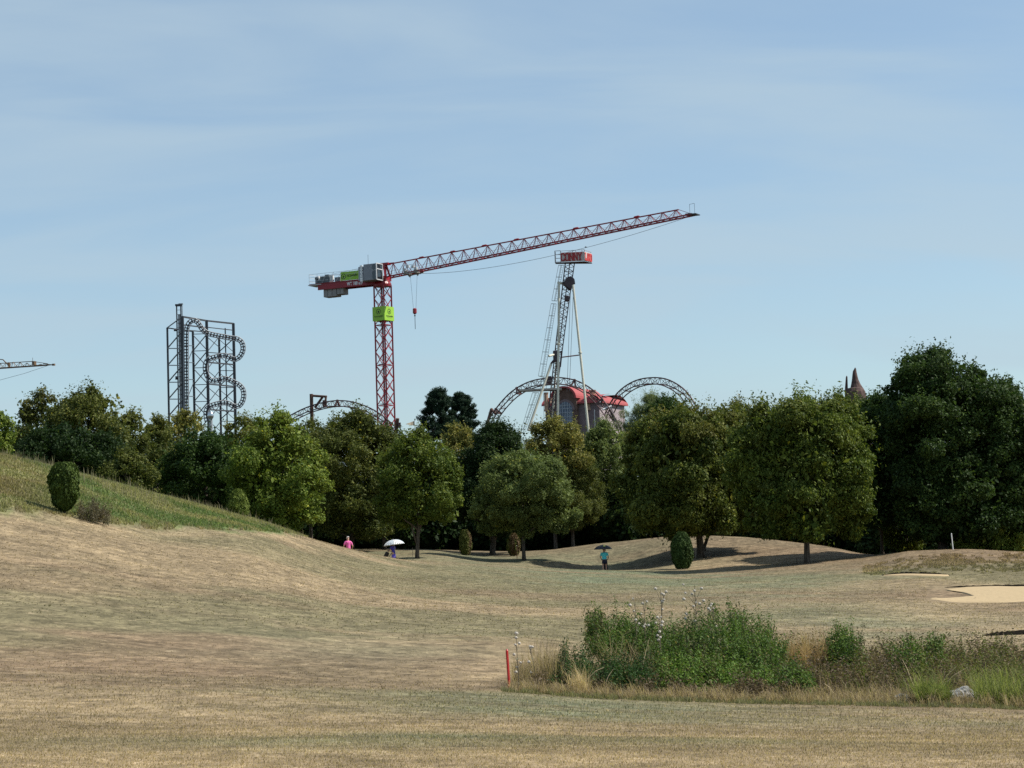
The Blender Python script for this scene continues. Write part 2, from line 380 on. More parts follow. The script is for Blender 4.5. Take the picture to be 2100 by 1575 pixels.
# ------------------------------------------------------------------ leaf meshes (numpy)
def mesh_from(name, verts, nper, cols, mat, parent=None, pattern=None, smooth=False):
    """verts (n, k, 3): n leaves of k vertices; pattern: faces within one leaf"""
    n, k, _ = verts.shape
    if parent is not None: verts = verts - np.array(parent.location)
    me = bpy.data.meshes.new(name)
    me.vertices.add(n * k); me.vertices.foreach_set('co', verts.astype(np.float32).ravel())
    base = (np.arange(n) * k)[:, None]
    loops = []; sizes = []
    lv = np.concatenate([base + np.array(f)[None, :] for f in pattern], 1).ravel()
    per = [len(f) for f in pattern]; tot = sum(per)
    starts = (np.arange(n)[:, None] * tot + np.concatenate([[0], np.cumsum(per)[:-1]])[None, :]).ravel()
    me.loops.add(len(lv)); me.loops.foreach_set('vertex_index', lv.astype(np.int32))
    me.polygons.add(len(starts)); me.polygons.foreach_set('loop_start', starts.astype(np.int32))
    me.update(calc_edges=True)
    at = me.color_attributes.new('leaf_colour', 'FLOAT_COLOR', 'POINT')
    c4 = np.ones((n, k, 4), np.float32); c4[:, :, :3] = cols[:, None, :]
    at.data.foreach_set('color', c4.ravel())
    return link(name, me, parent, mat)
def unit(v): return v / (np.linalg.norm(v, axis=-1, keepdims=True) + 1e-9)
def leaves(P, N, T, L, Wd):
    """folded diamond leaves"""
    N = unit(N); T = unit(T - N * (T * N).sum(-1, keepdims=True)); B = np.cross(N, T)
    L = L[:, None]; Wd = Wd[:, None]
    return np.stack([P - T * L * .5, P + B * Wd * .5 + N * Wd * 0.18 - T * L * .05, P + T * L * .5, P - B * Wd * .5 + N * Wd * 0.18 - T * L * .05], 1)
LEAFPAT = [(0, 1, 2), (0, 2, 3)]
def sph(n, rng): return unit(rng.normal(size=(n, 3)))
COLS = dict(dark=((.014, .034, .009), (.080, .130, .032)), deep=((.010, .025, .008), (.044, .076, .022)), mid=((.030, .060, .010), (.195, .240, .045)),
            bright=((.048, .088, .013), (.270, .330, .062)), olive=((.030, .048, .011), (.185, .198, .050)), yellow=((.075, .085, .018), (.34, .31, .09)),
            autumn=((.030, .056, .011), (.205, .230, .050)), pale=((.055, .085, .024), (.275, .330, .110)), willow=((.09, .12, .05), (.28, .33, .15)),
            pine=((.008, .024, .013), (.036, .066, .036)), brown=((.06, .045, .028), (.19, .14, .085)), thuja=((.010, .026, .006), (.095, .14, .025)))
def prof(kind, h):
    if kind == 'round': return np.clip(1 - np.abs((2 * h - 0.98) / 1.04) ** 2.7, 0, 1) ** .5
    if kind == 'oval': return np.clip(np.sin(np.pi * np.clip(h, 0, 1) ** 0.86), 0, 1) ** 0.45
    if kind == 'cone': return np.clip((1 - h) * 1.35 + 0.15, 0, 1) ** 0.7 * np.clip(h * 7, 0.35, 1)
    if kind == 'dome': return np.sqrt(np.clip(1 - h ** 2.3, 0, 1)) * np.clip(0.6 + h * 2.4, 0, 1)
    if kind == 'vase': return np.clip(np.sin(np.pi * np.clip(h, 0, 1) ** 1.25), 0, 1) ** 0.55
def make_crown(name, parent, c, R, z0, z1, shape, cols, seed, dens=1.0, leaf=0.17, droop=0.0, tip=None, tipamt=0.0, depth=1.0, lumps=None, mat=None, feather=0.0, ncl=None, skew=0.0, aspect=0.62, core=0.5):
    rng = np.random.default_rng(seed); H = z1 - z0
    c0, c1 = (np.array(x) for x in COLS[cols])
    area = 2 * math.pi * R * H * 0.9
    ncl = ncl or int(np.clip(area / 2.0, 40, 190))
    h = rng.beta(1.05, 1.05, ncl); a = rng.uniform(0, 2 * math.pi, ncl); fr = rng.uniform(0.15, 1.0, ncl) ** 0.5
    bump = 0.74 + 0.50 * vnoise(a * 1.7 + seed, h * 4, seed)
    w = prof(shape, h) * bump
    rc = R * rng.uniform(0.15, 0.29, ncl) * (0.65 + 0.5 * w) * (1.0 if ncl < 100 else 0.85)
    rad = np.clip(R * w * fr - rc * 0.25, 0, None) * 1.02
    C = np.stack([c[0] + np.cos(a) * rad + skew * h * R, c[1] + np.sin(a) * rad * depth, z0 + h * (H - rc * 0.8)], -1)
    # a leader of clumps right up to the top so the height is kept
    k = max(4, ncl // 12); hh = np.linspace(.55, .97, k)
    Ct = np.stack([c[0] + skew * hh * R + rng.normal(0, .10 * R, k) * (1 - hh), c[1] + rng.normal(0, .1 * R, k), z0 + hh * H - R * 0.1], -1)
    C = np.concatenate([C, Ct]); rc = np.concatenate([rc, R * rng.uniform(.13, .2, k)]); h = np.concatenate([h, hh])
    tone = rng.uniform(0, 1, len(C)); tt = np.clip((h - 0.45) * 1.6, 0, 1) * rng.uniform(0, 1, len(C)) if tip else None
    per = (dens * 4 * math.pi * rc ** 2 * 1.15 / (leaf * leaf * aspect * 0.5) * 0.62).astype(int) + 12
    own = np.repeat(np.arange(len(C)), per); n = len(own)
    d = sph(n, rng); rr_ = rng.uniform(0.30, 1.0, n) ** 0.45
    lump = 0.62 + 0.72 * vnoise(d[:, 0] * 2.6 + own * 3.1, d[:, 2] * 2.6 + d[:, 1] * 2.2 + own, seed + 1)
    P = C[own] + d * (rc[own] * rr_ * lump)[:, None] * np.array([1, 1, 0.78])
    # sprigs: short outward shoots at the skin
    ns = int(len(C) * 7); so = rng.integers(0, len(C), ns); sdv = unit(sph(ns, rng) + np.array([0, 0, 0.75])); m = 9
    t = np.tile(np.linspace(0.1, 1, m), ns); so_ = np.repeat(so, m); sl = np.minimum(R, 3.2) * (0.17 + feather * .28) * rng.uniform(.3, 1.6, ns)
    SP = C[so_] + np.repeat(sdv, m, 0) * (rc[so_] * 0.85 + np.repeat(sl, m) * t)[:, None] + rng.normal(0, leaf * 0.5, (ns * m, 3))
    P = np.concatenate([P, SP]); own = np.concatenate([own, so_]); d = np.concatenate([d, np.repeat(sdv, m, 0)]); n = len(P)
    nf = int(area * (core * 2) * 11 / (leaf / .16) ** 1)          # deep inner foliage of larger sprays
    hf = rng.uniform(0 if core > 1 else .03, .9, nf); af = rng.uniform(0, 6.283, nf); ff = rng.uniform(0, .74 if core < 1 else .95, nf) ** .6 * R * prof(shape, hf)
    PF = np.stack([c[0] + np.cos(af) * ff + skew * hf * R, c[1] + np.sin(af) * ff * depth, z0 + hf * H], -1)
    P = np.concatenate([P, PF]); own = np.concatenate([own, rng.integers(0, len(C), nf)]); d = np.concatenate([d, sph(nf, rng)]); n = len(P)
    outw = unit(P - np.array([c[0], c[1], z0 + H * 0.45]))
    N = d * 0.40 + outw * 0.25 + np.array([0, 0, 0.35]) + rng.normal(0, 0.75, (n, 3))
    T = rng.normal(0, 1, (n, 3)) + np.array([0, 0, -2.2 * droop]) + d * 0.6
    L = leaf * rng.uniform(0.6, 1.45, n); L[n - nf:] *= 1.9; Wd = L * aspect * rng.uniform(.8, 1.2, n)
    if aspect < .6: Wd[n - nf:] *= .62 / aspect
    f = np.clip(rng.beta(1.2, 2.6, n) * 0.95 + tone[own] * 0.32 - 0.06, 0, 1)[:, None]
    col = c0 + (c1 - c0) * f
    if tip:
        tc_ = np.array(tip); am = (np.clip(tt[own] * 1.6 - 0.25, 0, 1) * tipamt * rng.uniform(.3, 1, n))[:, None]; col = col + (tc_ - col) * am
    vy = rng.random(n) < 0.02; col[vy] = col[vy] * np.array([2.2, 1.7, 1.0])
    o = mesh_from(name, leaves(P, N, T, L, Wd), 4, col, mat or M_LEAF, parent, LEAFPAT)
    return o, C, rc
def make_trunk(name, parent, base, C, R, z0, z1, r0, seed, limbs=7, lean=(0, 0), fork=False):
    rng = random.Random(seed); b = MB(); base = Vector(base)
    top = Vector((base.x + lean[0], base.y + lean[1], z0 + (z1 - z0) * 0.72))
    pts = []; K = 7
    for i in range(K + 1):
        t = i / K; p = base.lerp(top, t) + Vector((rng.uniform(-1, 1), rng.uniform(-1, 1), 0)) * r0 * 0.5 * t * (i > 0); pts.append(p)
    pts[0] = base - Vector((0, 0, 0.25))
    rad = [r0 * 1.5] + [r0 * (1 - 0.8 * (i / K)) for i in range(1, K + 1)]
    pts.insert(1, base + Vector((0, 0, 0.25))); rad.insert(1, r0 * 1.05)
    b.tube(pts, rad, 8)
    order = sorted(range(len(C)), key=lambda i: C[i][2]); pick = [order[int(j)] for j in np.linspace(1, len(order) * 0.85, limbs)] if len(order) > limbs else order
    for i in pick:
        e = Vector(C[i]); zs = max(base.z + (z0 - base.z) * 0.8, min(top.z - 0.3, e.z - (e - top).to_2d().length * 0.9 - 0.3))
        t = max(0.12, min(0.95, (zs - base.z) / max(.1, top.z - base.z))); s = base.lerp(top, t)
        mid = s.lerp(e, 0.5) + Vector((0, 0, -0.12 * (e - s).length * .5)); rs = r0 * 0.5 * (1.05 - t)
        b.tube([s, s.lerp(mid, .5) + Vector((0, 0, .05)), mid, e], [rs + .02, rs * .8 + .015, rs * 0.55 + .012, .012], 6)
    if fork:
        for sx in (-1, 1):
            s = base + Vector((0, 0, (z0 - base.z) * rng.uniform(.25, .5))); e = Vector((base.x + sx * R * 0.45, base.y + rng.uniform(-.5, .5), z0 + (z1 - z0) * 0.35))
            b.tube([s, s.lerp(e, .35) + Vector((-sx * .08, 0, .1)), s.lerp(e, .7), e], [r0 * .55, r0 * .45, r0 * .32, .03], 6)
    return b.build(name, M_BARK, parent, smooth=True)
NT = [0]
def tree(label, px, top, D, hw, bot, shape='round', cols='mid', seed=None, base_py=None, r0=0.16, group='trees along the edge of the golf course', name='deciduous_tree', cat='tree', limbs=7, fork=False, lean=(0, 0), tpx=None, boughs=(), **kw):
    NT[0] += 1; seed = seed or NT[0] * 17
    g = onground(tpx or px, D); R = hw * 1.10 / F * D
    ct = WV(px, (top + bot) / 2, D); z1 = WV(px, top, D).z; z0 = max(WV(px, bot, D).z, g.z + 0.15)
    root = empty(name, g, label, cat, group)
    o, C, rc = make_crown('crown', root, (ct.x, ct.y), R, z0, z1, shape, cols, seed, **kw)
    for k_, (bpx, btop, bbot, bhw, dd) in enumerate(boughs):
        bc_ = WV(bpx, (btop + bbot) / 2, D + dd); kw2 = dict(kw); kw2['ncl'] = None
        o_, Cb, _ = make_crown('bough', root, (bc_.x, bc_.y), bhw / F * D, WV(bpx, bbot, D + dd).z, WV(bpx, btop, D + dd).z, 'oval', cols, seed + 50 + k_, **kw2)
        tb = MB(); s_ = Vector((g.x, g.y, g.z + (z0 - g.z) * .9 + .3)); e_ = Vector(tuple(Cb.mean(0))); tb.tube([s_, s_.lerp(e_, .5) + Vector((0, 0, .3)), e_], [r0 * .5, r0 * .32, .02], 6); tb.build('limb', M_BARK, root, smooth=True)
    make_trunk('trunk', root, g, C, R, z0, z1, r0, seed, limbs, lean if tpx is None else (ct.x - g.x, 0), fork)
    return root

YEL = (.26, .24, .06); ORA = (.22, .15, .045)
# --- trees behind the left slope
tree('bright green leafy tree cut off by the left edge of the frame', -12, 836, 135, 48, 960, 'round', 'bright', leaf=.15)
tree('dark reddish olive tree with ragged top, first of the big group on the left', 82, 802, 150, 62, 985, 'round', 'olive', tip=(.12, .095, .045), tipamt=.6, leaf=.15)
tree('large dense dark olive tree, tallest on the left skyline', 190, 791, 146, 84, 1010, 'round', 'olive', leaf=.15, dens=1.1)
tree('dark low bushy tree below the tallest left skyline tree', 130, 868, 138, 90, 1000, 'round', 'deep', leaf=.15)
tree('yellowish olive tree right of the tallest left skyline tree', 272, 838, 152, 50, 1010, 'oval', 'olive', tip=YEL, tipamt=.5, leaf=.15)
tree('low brownish green bush at the foot of the left trees behind the slope crest', 262, 925, 134, 52, 1010, 'dome', 'olive', leaf=.13, name='bush', cat='bush')
tree('loose olive tree in front of the left legs of the steel ride tower', 325, 855, 158, 48, 1030, 'oval', 'olive', tip=YEL, tipamt=.4, leaf=.15)
tree('pale yellow airy tree top directly under the grey lift column', 385, 838, 178, 50, 1000, 'round', 'yellow', dens=.7, leaf=.16)
tree('dark blue green dense tree below the serpentine ride track', 425, 880, 142, 92, 1075, 'round', 'dark', leaf=.15, dens=1.1)
tree('yellow green tree between the serpentine track and the bright green tree', 505, 850, 172, 58, 1060, 'round', 'olive', tip=YEL, tipamt=.5, leaf=.16)
tree('bright light green tree leaning out over the grass slope behind the small round conifer', 572, 838, 132, 88, 1085, 'oval', 'bright', tip=YEL, tipamt=.35, leaf=.15, r0=.13, limbs=9, dens=1.05, boughs=((625, 925, 1072, 55, 1.0), (535, 905, 1040, 48, .5)))
tree('olive tree behind the brown steel gantry post', 640, 858, 178, 52, 1060, 'round', 'olive', leaf=.16)
tree('dark olive round topped tree in front of the arched coaster track', 725, 842, 168, 98, 1100, 'round', 'olive', leaf=.15, dens=1.1)
tree('dark leafy tree at the foot of the red crane mast', 790, 872, 172, 60, 1080, 'round', 'dark', leaf=.15)
tree('green tree with forked slim trunk right of the white umbrella', 862, 878, 151, 76, 1072, 'oval', 'mid', leaf=.15, r0=.14, limbs=9, fork=True, tpx=857, tip=YEL, tipamt=.25, boughs=((815, 960, 1085, 40, .5), (915, 920, 1075, 44, .8)))
tree('yellow green airy tree top under the pair of pines', 938, 870, 192, 46, 990, 'round', 'yellow', dens=.8, leaf=.17)
tree('dark pointed yew like tree with many forked stems in the middle', 1024, 864, 172, 96, 1085, 'cone', 'deep', leaf=.14, dens=1.15, r0=.22, tpx=1012, fork=True, limbs=10, tip=(.05, .085, .03), tipamt=.5)
tree('light green spreading tree with slim straight trunk in front of the dark yew', 1076, 918, 160, 92, 1092, 'vase', 'pale', leaf=.16, droop=.4, r0=.14, limbs=10, aspect=.4, boughs=((1008, 985, 1095, 46, 1), (1142, 975, 1095, 42, .5), (1040, 935, 1050, 48, 0)))
tree('round yellowish tree in front of the cream legs of the sign tower', 1142, 855, 186, 64, 985, 'round', 'yellow', dens=.95, leaf=.15)
tree('feathery grey green tree below the red roofed building', 1245, 858, 190, 66, 1075, 'oval', 'pale', leaf=.17, aspect=.3, droop=.5)
tree('feathery dull green tree behind the light green spreading tree', 1178, 920, 186, 60, 1085, 'oval', 'olive', leaf=.16, aspect=.35)
tree('pale feathery willow under the right hand coaster arch', 1335, 806, 248, 72, 960, 'dome', 'willow', core=0, dens=.6, leaf=.24, aspect=.16, droop=1.6, feather=.5)
tree('dark green round tree top in front of the pale willow', 1372, 812, 215, 52, 950, 'round', 'dark', leaf=.18)
tree('broad autumn tinted tree on a stout trunk beside the egg shaped conifer', 1415, 836, 157, 112, 1085, 'round', 'autumn', leaf=.215, droop=.7, aspect=.42, r0=.27, tpx=1440, limbs=10, tip=ORA, tipamt=.5, dens=1.1, feather=.4, boughs=((1322, 868, 1082, 62, 2), (1575, 862, 1075, 52, 1), (1525, 900, 1085, 50, 2.5), (1345, 846, 970, 56, 1), (1490, 832, 970, 60, 1.5), (1545, 850, 1050, 55, 3), (1400, 960, 1095, 100, -1)))
tree('tree with reddish brown shoots on its ragged top behind the autumn tinted tree', 1512, 818, 161, 66, 1085, 'oval', 'autumn', tpx=1447, r0=.12, leaf=.18, aspect=.45, tip=(.19, .12, .05), tipamt=.8, dens=.9, feather=.3, boughs=((1562, 826, 1010, 52, 0), (1505, 900, 1090, 58, -2)))
tree('green spreading tree on a short dark trunk in front of the bare mound', 1652, 806, 143, 112, 1090, 'round', 'mid', leaf=.205, droop=.6, aspect=.45, r0=.20, tpx=1657, limbs=10, dens=1.05, tip=(.15, .14, .05), tipamt=.6, feather=.45, boughs=((1572, 900, 1092, 62, 2), (1738, 900, 1105, 60, 2), (1570, 828, 1040, 74, 1), (1722, 806, 980, 58, 1.5), (1640, 960, 1105, 95, -1)))
tree('huge dark green tree, tallest of all, behind the green mound', 1930, 706, 150, 118, 1100, 'round', 'dark', leaf=.17, r0=.34, tpx=1937, limbs=14, dens=1.1, ncl=150, tip=(.07, .10, .04), tipamt=.5, feather=.15, boughs=((1800, 806, 1085, 56, 1), (1764, 842, 1080, 46, 2), (1862, 748, 1010, 62, 1), (2008, 748, 1010, 62, 1), (2082, 812, 1085, 74, 0), (1900, 940, 1105, 80, -2), (1990, 930, 1105, 80, -2)))
tree('dark shoulder of foliage left of the tallest tree, before the brown rock spires', 1812, 804, 154, 84, 1080, 'oval', 'dark', leaf=.17, dens=1.05, r0=.12)
tree('dark leafy tree at the right edge of the frame beside the tallest tree', 2062, 778, 151, 88, 1095, 'round', 'dark', leaf=.17, r0=.16, tip=(.07, .10, .04), tipamt=.4)
tree('dark tree just beyond the right edge of the frame', 2210, 800, 155, 95, 1110, 'round', 'dark', leaf=.18, r0=.2)
tree('dark tree just beyond the left edge of the frame', -130, 815, 145, 80, 960, 'round', 'olive', leaf=.17, r0=.2)
tree('light green low shrub behind the mound right of the white pole', 2040, 1030, 150, 62, 1125, 'dome', 'bright', leaf=.15, name='bush', cat='bush')
tree('light green low shrub at the right frame edge behind the mound', 2125, 1040, 152, 50, 1128, 'dome', 'mid', leaf=.15, name='bush', cat='bush')
tree('green low shrub in the shade left of the dark trunk behind the mound', 1862, 1035, 156, 52, 1125, 'dome', 'mid', leaf=.15, name='bush', cat='bush')
tree('small grey green bush on the crest of the bare mound', 1478, 1068, 178, 24, 1102, 'dome', 'pale', leaf=.12, name='bush', cat='bush')
# pines
def pine(label, px, top, D, hw, bot, seed):
    g = onground(px, D); R = hw / F * D; z1 = WV(px, top, D).z; z0 = WV(px, bot, D).z; rng = np.random.default_rng(seed)
    c = WV(px, top, D); root = empty('pine_tree', g, label, 'pine tree', 'two dark pines')
    nc = 150; h = rng.uniform(0, 1, nc); w = np.clip(1.12 - h ** 2.2, 0, 1) ** .6 * (.75 + .4 * rng.random(nc))
    a = rng.uniform(0, 6.28, nc); f = rng.uniform(.3, 1, nc) ** .6
    C = np.stack([c.x + np.cos(a) * R * w * f, c.y + np.sin(a) * R * w * f, z0 + h * (z1 - z0) - .35], -1)
    C[:6, 0] = c.x + rng.normal(0, .2 * R, 6); C[:6, 2] = z1 - rng.uniform(.25, 1.3, 6)
    rc = R * rng.uniform(.22, .40, nc)
    # upswept shoots, each a brush of needles
    ns = nc * 34; own = rng.integers(0, nc, ns); sdv = unit(sph(ns, rng) * .75 + unit(C[own] - np.array([c.x, c.y, z0])) * .4 + np.array([0, 0, .75])); m = 16
    t = np.tile(np.linspace(0, 1, m), ns); ow = np.repeat(own, m); S = np.repeat(sdv, m, 0)
    P = C[ow] + S * (rc[ow] * (0.25 + .95 * t))[:, None] + rng.normal(0, .05, (ns * m, 3))
    Tn = unit(S + rng.normal(0, .6, S.shape)); N = rng.normal(size=P.shape) + S * .3
    L = rng.uniform(.14, .26, len(P)); c0, c1 = (np.array(x) for x in COLS['pine'])
    mesh_from('crown', leaves(P, N, Tn, L, L * .26), 4, c0 + (c1 - c0) * rng.random((len(P), 1)), M_NEEDLE, root, LEAFPAT)
    make_trunk('trunk', root, g, C, R, z0, z1, .22, seed, 8)
pine('left and broader of the two dark pines behind the trees near the crane', 897, 805, 232, 40, 915, 5)
pine('right and slightly lower of the two dark pines behind the trees', 944, 811, 236, 32, 915, 6)

# dark hedge trees closing the gap under the crowns
hx = [560, 640, 720, 800, 880, 960, 1040, 1120, 1200, 1280, 1360, 1450, 1540, 1630, 1720, 1810, 1900, 1990, 2080, 2170]
words = ['at the foot of the bright light green tree', 'under the hanging bright foliage', 'behind the person in pink', 'behind the white umbrella', 'right of the slim forked trunk',
         'behind the brown tipped conifer', 'behind the stems of the dark yew', 'behind the slim straight trunk', 'left of the dark umbrella', 'right above the dark umbrella',
         'above the crest left of the egg shaped conifer', 'behind the stout trunk', 'behind the top of the bare mound', 'behind the short dark trunk', 'at the dip between the two mounds',
         'left of the thickest trunk', 'behind the thickest trunk', 'right of the white pole', 'near the right frame edge', 'beyond the right frame edge']
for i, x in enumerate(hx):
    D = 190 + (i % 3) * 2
    tree('almost black shaded hedge tree ' + words[i], x, 960 + (i * 37) % 45, D, 70, 1150, 'dome', 'deep', leaf=.26, dens=.9, r0=.12, group='dark hedge trees behind the crowns', name='hedge_tree', limbs=4, ncl=60, core=2.2)  # leaf colour kept extra dark to stand in for deep shade
for i, x in enumerate(range(540, 2240, 52)):
    pass
# far back fill behind the left trees
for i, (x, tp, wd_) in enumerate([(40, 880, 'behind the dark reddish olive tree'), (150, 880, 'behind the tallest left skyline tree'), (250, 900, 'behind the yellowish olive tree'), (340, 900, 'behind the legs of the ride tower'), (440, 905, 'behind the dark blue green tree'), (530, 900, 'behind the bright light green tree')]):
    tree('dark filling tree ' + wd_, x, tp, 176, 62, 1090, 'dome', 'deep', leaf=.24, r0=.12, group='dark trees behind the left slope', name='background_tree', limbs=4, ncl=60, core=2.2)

# --- clipped conifers on the course
def thuja(label, px, base_py, top, D, hw, seed, shape='egg', cols='thuja', brown=None, top_w=.75, name='conifer_bush'):
    g = onground(px, D); g2 = WV(px, base_py, D); R = hw / F * D; z0 = g.z; z1 = z0 + (base_py - top) / F * D; rng = np.random.default_rng(seed); H = z1 - z0
    root = empty(name, g, label, 'conifer', 'clipped conifers on the course')
    def wfun(h):
        if shape == 'egg': return np.clip(np.sin(np.pi * np.clip(h * .86 + .10, 0, 1)), 0, 1) ** .55
        if shape == 'barrel': return np.clip(1 - np.abs(2 * np.clip(h, 0, 1) - 1.08) ** 3.2, 0, 1) ** .6 * (.8 + .28 * h)
        return np.sqrt(np.clip(1 - h ** 2.2, 0, 1))
    n = int(900 * R * H * 16); h = rng.uniform(0.01, 1, n); a = rng.uniform(0, 6.283, n)
    w = wfun(h) * (0.80 + 0.28 * vnoise(a * 2.2, h * 6, seed) + .14 * vnoise(a * 6, h * 15, seed + 3)); f = rng.uniform(.5, 1, n) ** .35 + (rng.random(n) < .06) * rng.uniform(0, .12, n)
    P = np.stack([g.x + np.cos(a) * R * w * f, g.y + np.sin(a) * R * w * f, z0 + h * H + .04], -1)
    N = np.stack([np.cos(a), np.sin(a), .25 + 0 * a], -1) + rng.normal(0, .6, (n, 3)); T = np.array([0, 0, 1.]) + rng.normal(0, .4, (n, 3))
    L = rng.uniform(.07, .15, n); c0, c1 = (np.array(x) for x in COLS[cols]); tone = vnoise(a * 4, h * 10, seed + 9)
    col = c0 + (c1 - c0) * np.clip(rng.random(n) * .6 + tone * .5, 0, 1)[:, None]
    if brown is not None:
        b = (np.clip(np.cos(a - brown) * 1.5 - .1, 0, 1) * (vnoise(a * 3, h * 7, seed + 5) > .35))[:, None] * .8; col = col + (np.array([.15, .09, .055]) - col) * b
    mesh_from('foliage', leaves(P, N, T, L, L * .5), 4, col, M_NEEDLE, root, LEAFPAT)
    b = MB(); b.tube([g - Vector((0, 0, .1)), g + Vector((0, 0, H * .85))], [.06, .02], 6); b.build('stem', M_BARK, root)
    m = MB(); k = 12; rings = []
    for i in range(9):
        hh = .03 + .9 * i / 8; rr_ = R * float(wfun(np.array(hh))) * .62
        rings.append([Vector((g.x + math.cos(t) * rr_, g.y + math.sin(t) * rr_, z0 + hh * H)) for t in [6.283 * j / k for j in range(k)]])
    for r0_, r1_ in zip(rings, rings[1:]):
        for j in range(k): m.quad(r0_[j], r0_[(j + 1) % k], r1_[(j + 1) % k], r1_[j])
    m.build('shade_core', paint('shade_core', (.02, .025, .012), .9, scale=8, var=.4), root)  # solid dark core: deep shade between the leaves put into its colour
thuja('dark barrel shaped conifer on the left slope, the largest', 135, 1057, 957, 96, 31, 1, 'barrel')
thuja('small domed conifer half hidden by the crest of the left slope', 492, 1072, 1020, 121, 22, 2, 'dome', 'mid')
thuja('slim conifer with browned right side in the middle clearing', 957, 1144, 1093, 166, 13, 3, 'egg', 'olive', brown=0.2)
thuja('faded conifer on a stake beside the slim straight trunk', 1056, 1140, 1095, 168, 13.5, 4, 'egg', 'olive', brown=-1.2)
thuja('dark egg shaped conifer right of the person in turquoise', 1401, 1167, 1093, 148, 22, 5, 'egg', 'dark')

# ------------------------------------------------------------------ bunkers and the dark bank
def blob(name, pts, mat, lift=.03, label=None, thick=.0):
    """flat patch laid on the terrain; pts = photo (px, range)"""
    cx = sum(p[0] for p in pts) / len(pts); cd = sum(p[1] for p in pts) / len(pts)
    n = len(pts); K = 14; vs = []; fs = []; P = np.array(pts, float)
    m = n * 6; t = np.linspace(0, n, m, endpoint=False); i0 = t.astype(int); fr = t - i0
    def cr_(a): 
        p0, p1, p2, p3 = (a[(i0 + k) % n] for k in (-1, 0, 1, 2)); return .5 * (2 * p1 + (p2 - p0) * fr + (2 * p0 - 5 * p1 + 4 * p2 - p3) * fr ** 2 + (3 * p1 - p0 - 3 * p2 + p3) * fr ** 3)
    ox, od = cr_(P[:, 0]), cr_(P[:, 1])
    for k in range(K):
        s = (k + 1) / K; g = gy(cx + (ox - cx) * s, cd + (od - cd) * s); g[:, 2] += lift * (1 if k < K - 1 else -1.2); vs += [tuple(v) for v in g]
    g = gy(np.array([cx]), np.array([cd])); vs.append((g[0, 0], g[0, 1], g[0, 2] + lift))
    for k in range(K - 1):
        for j in range(m): a = k * m; fs.append((a + j, a + (j + 1) % m, a + m + (j + 1) % m, a + m + j))
    for j in range(m): fs.append((len(vs) - 1, (j + 1) % m, j))
    me = bpy.data.meshes.new(name); me.from_pydata(vs, [], [f[::-1] for f in fs])
    me.polygons.foreach_set('use_smooth', [True] * len(me.polygons))
    return tag(link(name, me, None, mat), label, kind='structure')
def sand_mat():
    m = paint('sand', (.40, .305, .18), .95, var=.07, scale=6, spec=.1)
    t = m.node_tree; b = t.nodes['Principled BSDF']; n = t.nodes.new('ShaderNodeTexNoise'); n.inputs['Scale'].default_value = 3.0; n.inputs['Detail'].default_value = 6
    c = t.nodes.new('ShaderNodeTexCoord'); t.links.new(c.outputs['Object'], n.inputs['Vector'])
    bp = t.nodes.new('ShaderNodeBump'); bp.inputs['Strength'].default_value = .5; bp.inputs['Distance'].default_value = .08; t.links.new(n.outputs['Fac'], bp.inputs['Height']); t.links.new(bp.outputs[0], b.inputs['Normal'])
    return m
SAND = sand_mat()
blob('sand_bunker', [(1935, 102), (1965, 103.6), (2010, 105), (2060, 105), (2120, 104), (2200, 101), (2190, 95), (2110, 93.4), (2060, 92.6), (2010, 92.9), (1950, 93.2), (1900, 93.9), (1940, 94.1), (1990, 94.5), (1992, 97.5), (1968, 100.5)], SAND, .05, 'pale sand bunker at the right edge of the frame')
blob('sand_bunker', [(1808, 116.6), (1850, 117.4), (1900, 117.6), (1948, 117.2), (1935, 116.4), (1890, 115.9), (1850, 116.0)], SAND, .06, 'thin strip of sand below the tussocky mound face')
DARK_LIP = paint('dark_lip', (.045, .038, .03), .95, var=.5, scale=12)  # dark mottled colour shared by the lips and the low bank
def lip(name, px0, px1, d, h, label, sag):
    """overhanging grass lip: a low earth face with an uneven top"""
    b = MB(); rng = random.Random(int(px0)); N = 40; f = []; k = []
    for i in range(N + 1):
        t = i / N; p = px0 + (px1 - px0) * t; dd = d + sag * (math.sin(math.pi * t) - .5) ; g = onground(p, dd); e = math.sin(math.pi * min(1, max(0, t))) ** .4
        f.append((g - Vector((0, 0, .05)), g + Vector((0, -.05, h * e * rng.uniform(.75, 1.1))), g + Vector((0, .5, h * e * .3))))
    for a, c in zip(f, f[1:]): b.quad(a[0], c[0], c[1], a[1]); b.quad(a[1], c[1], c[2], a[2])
    tag(b.build(name, DARK_LIP), label, kind='structure')
lip('bunker_edge', 1808, 1950, 117.6, .13, 'dark earth lip above the thin strip of sand', .6)
lip('dark_bank', 2010, 2230, 66.5, .15, 'low dark bank by the right frame edge', .5)  # low dark face with a ragged top
lip('bunker_rim', 1935, 2200, 104.6, .10, 'dark earth rim along the back of the pale sand bunker', .9)

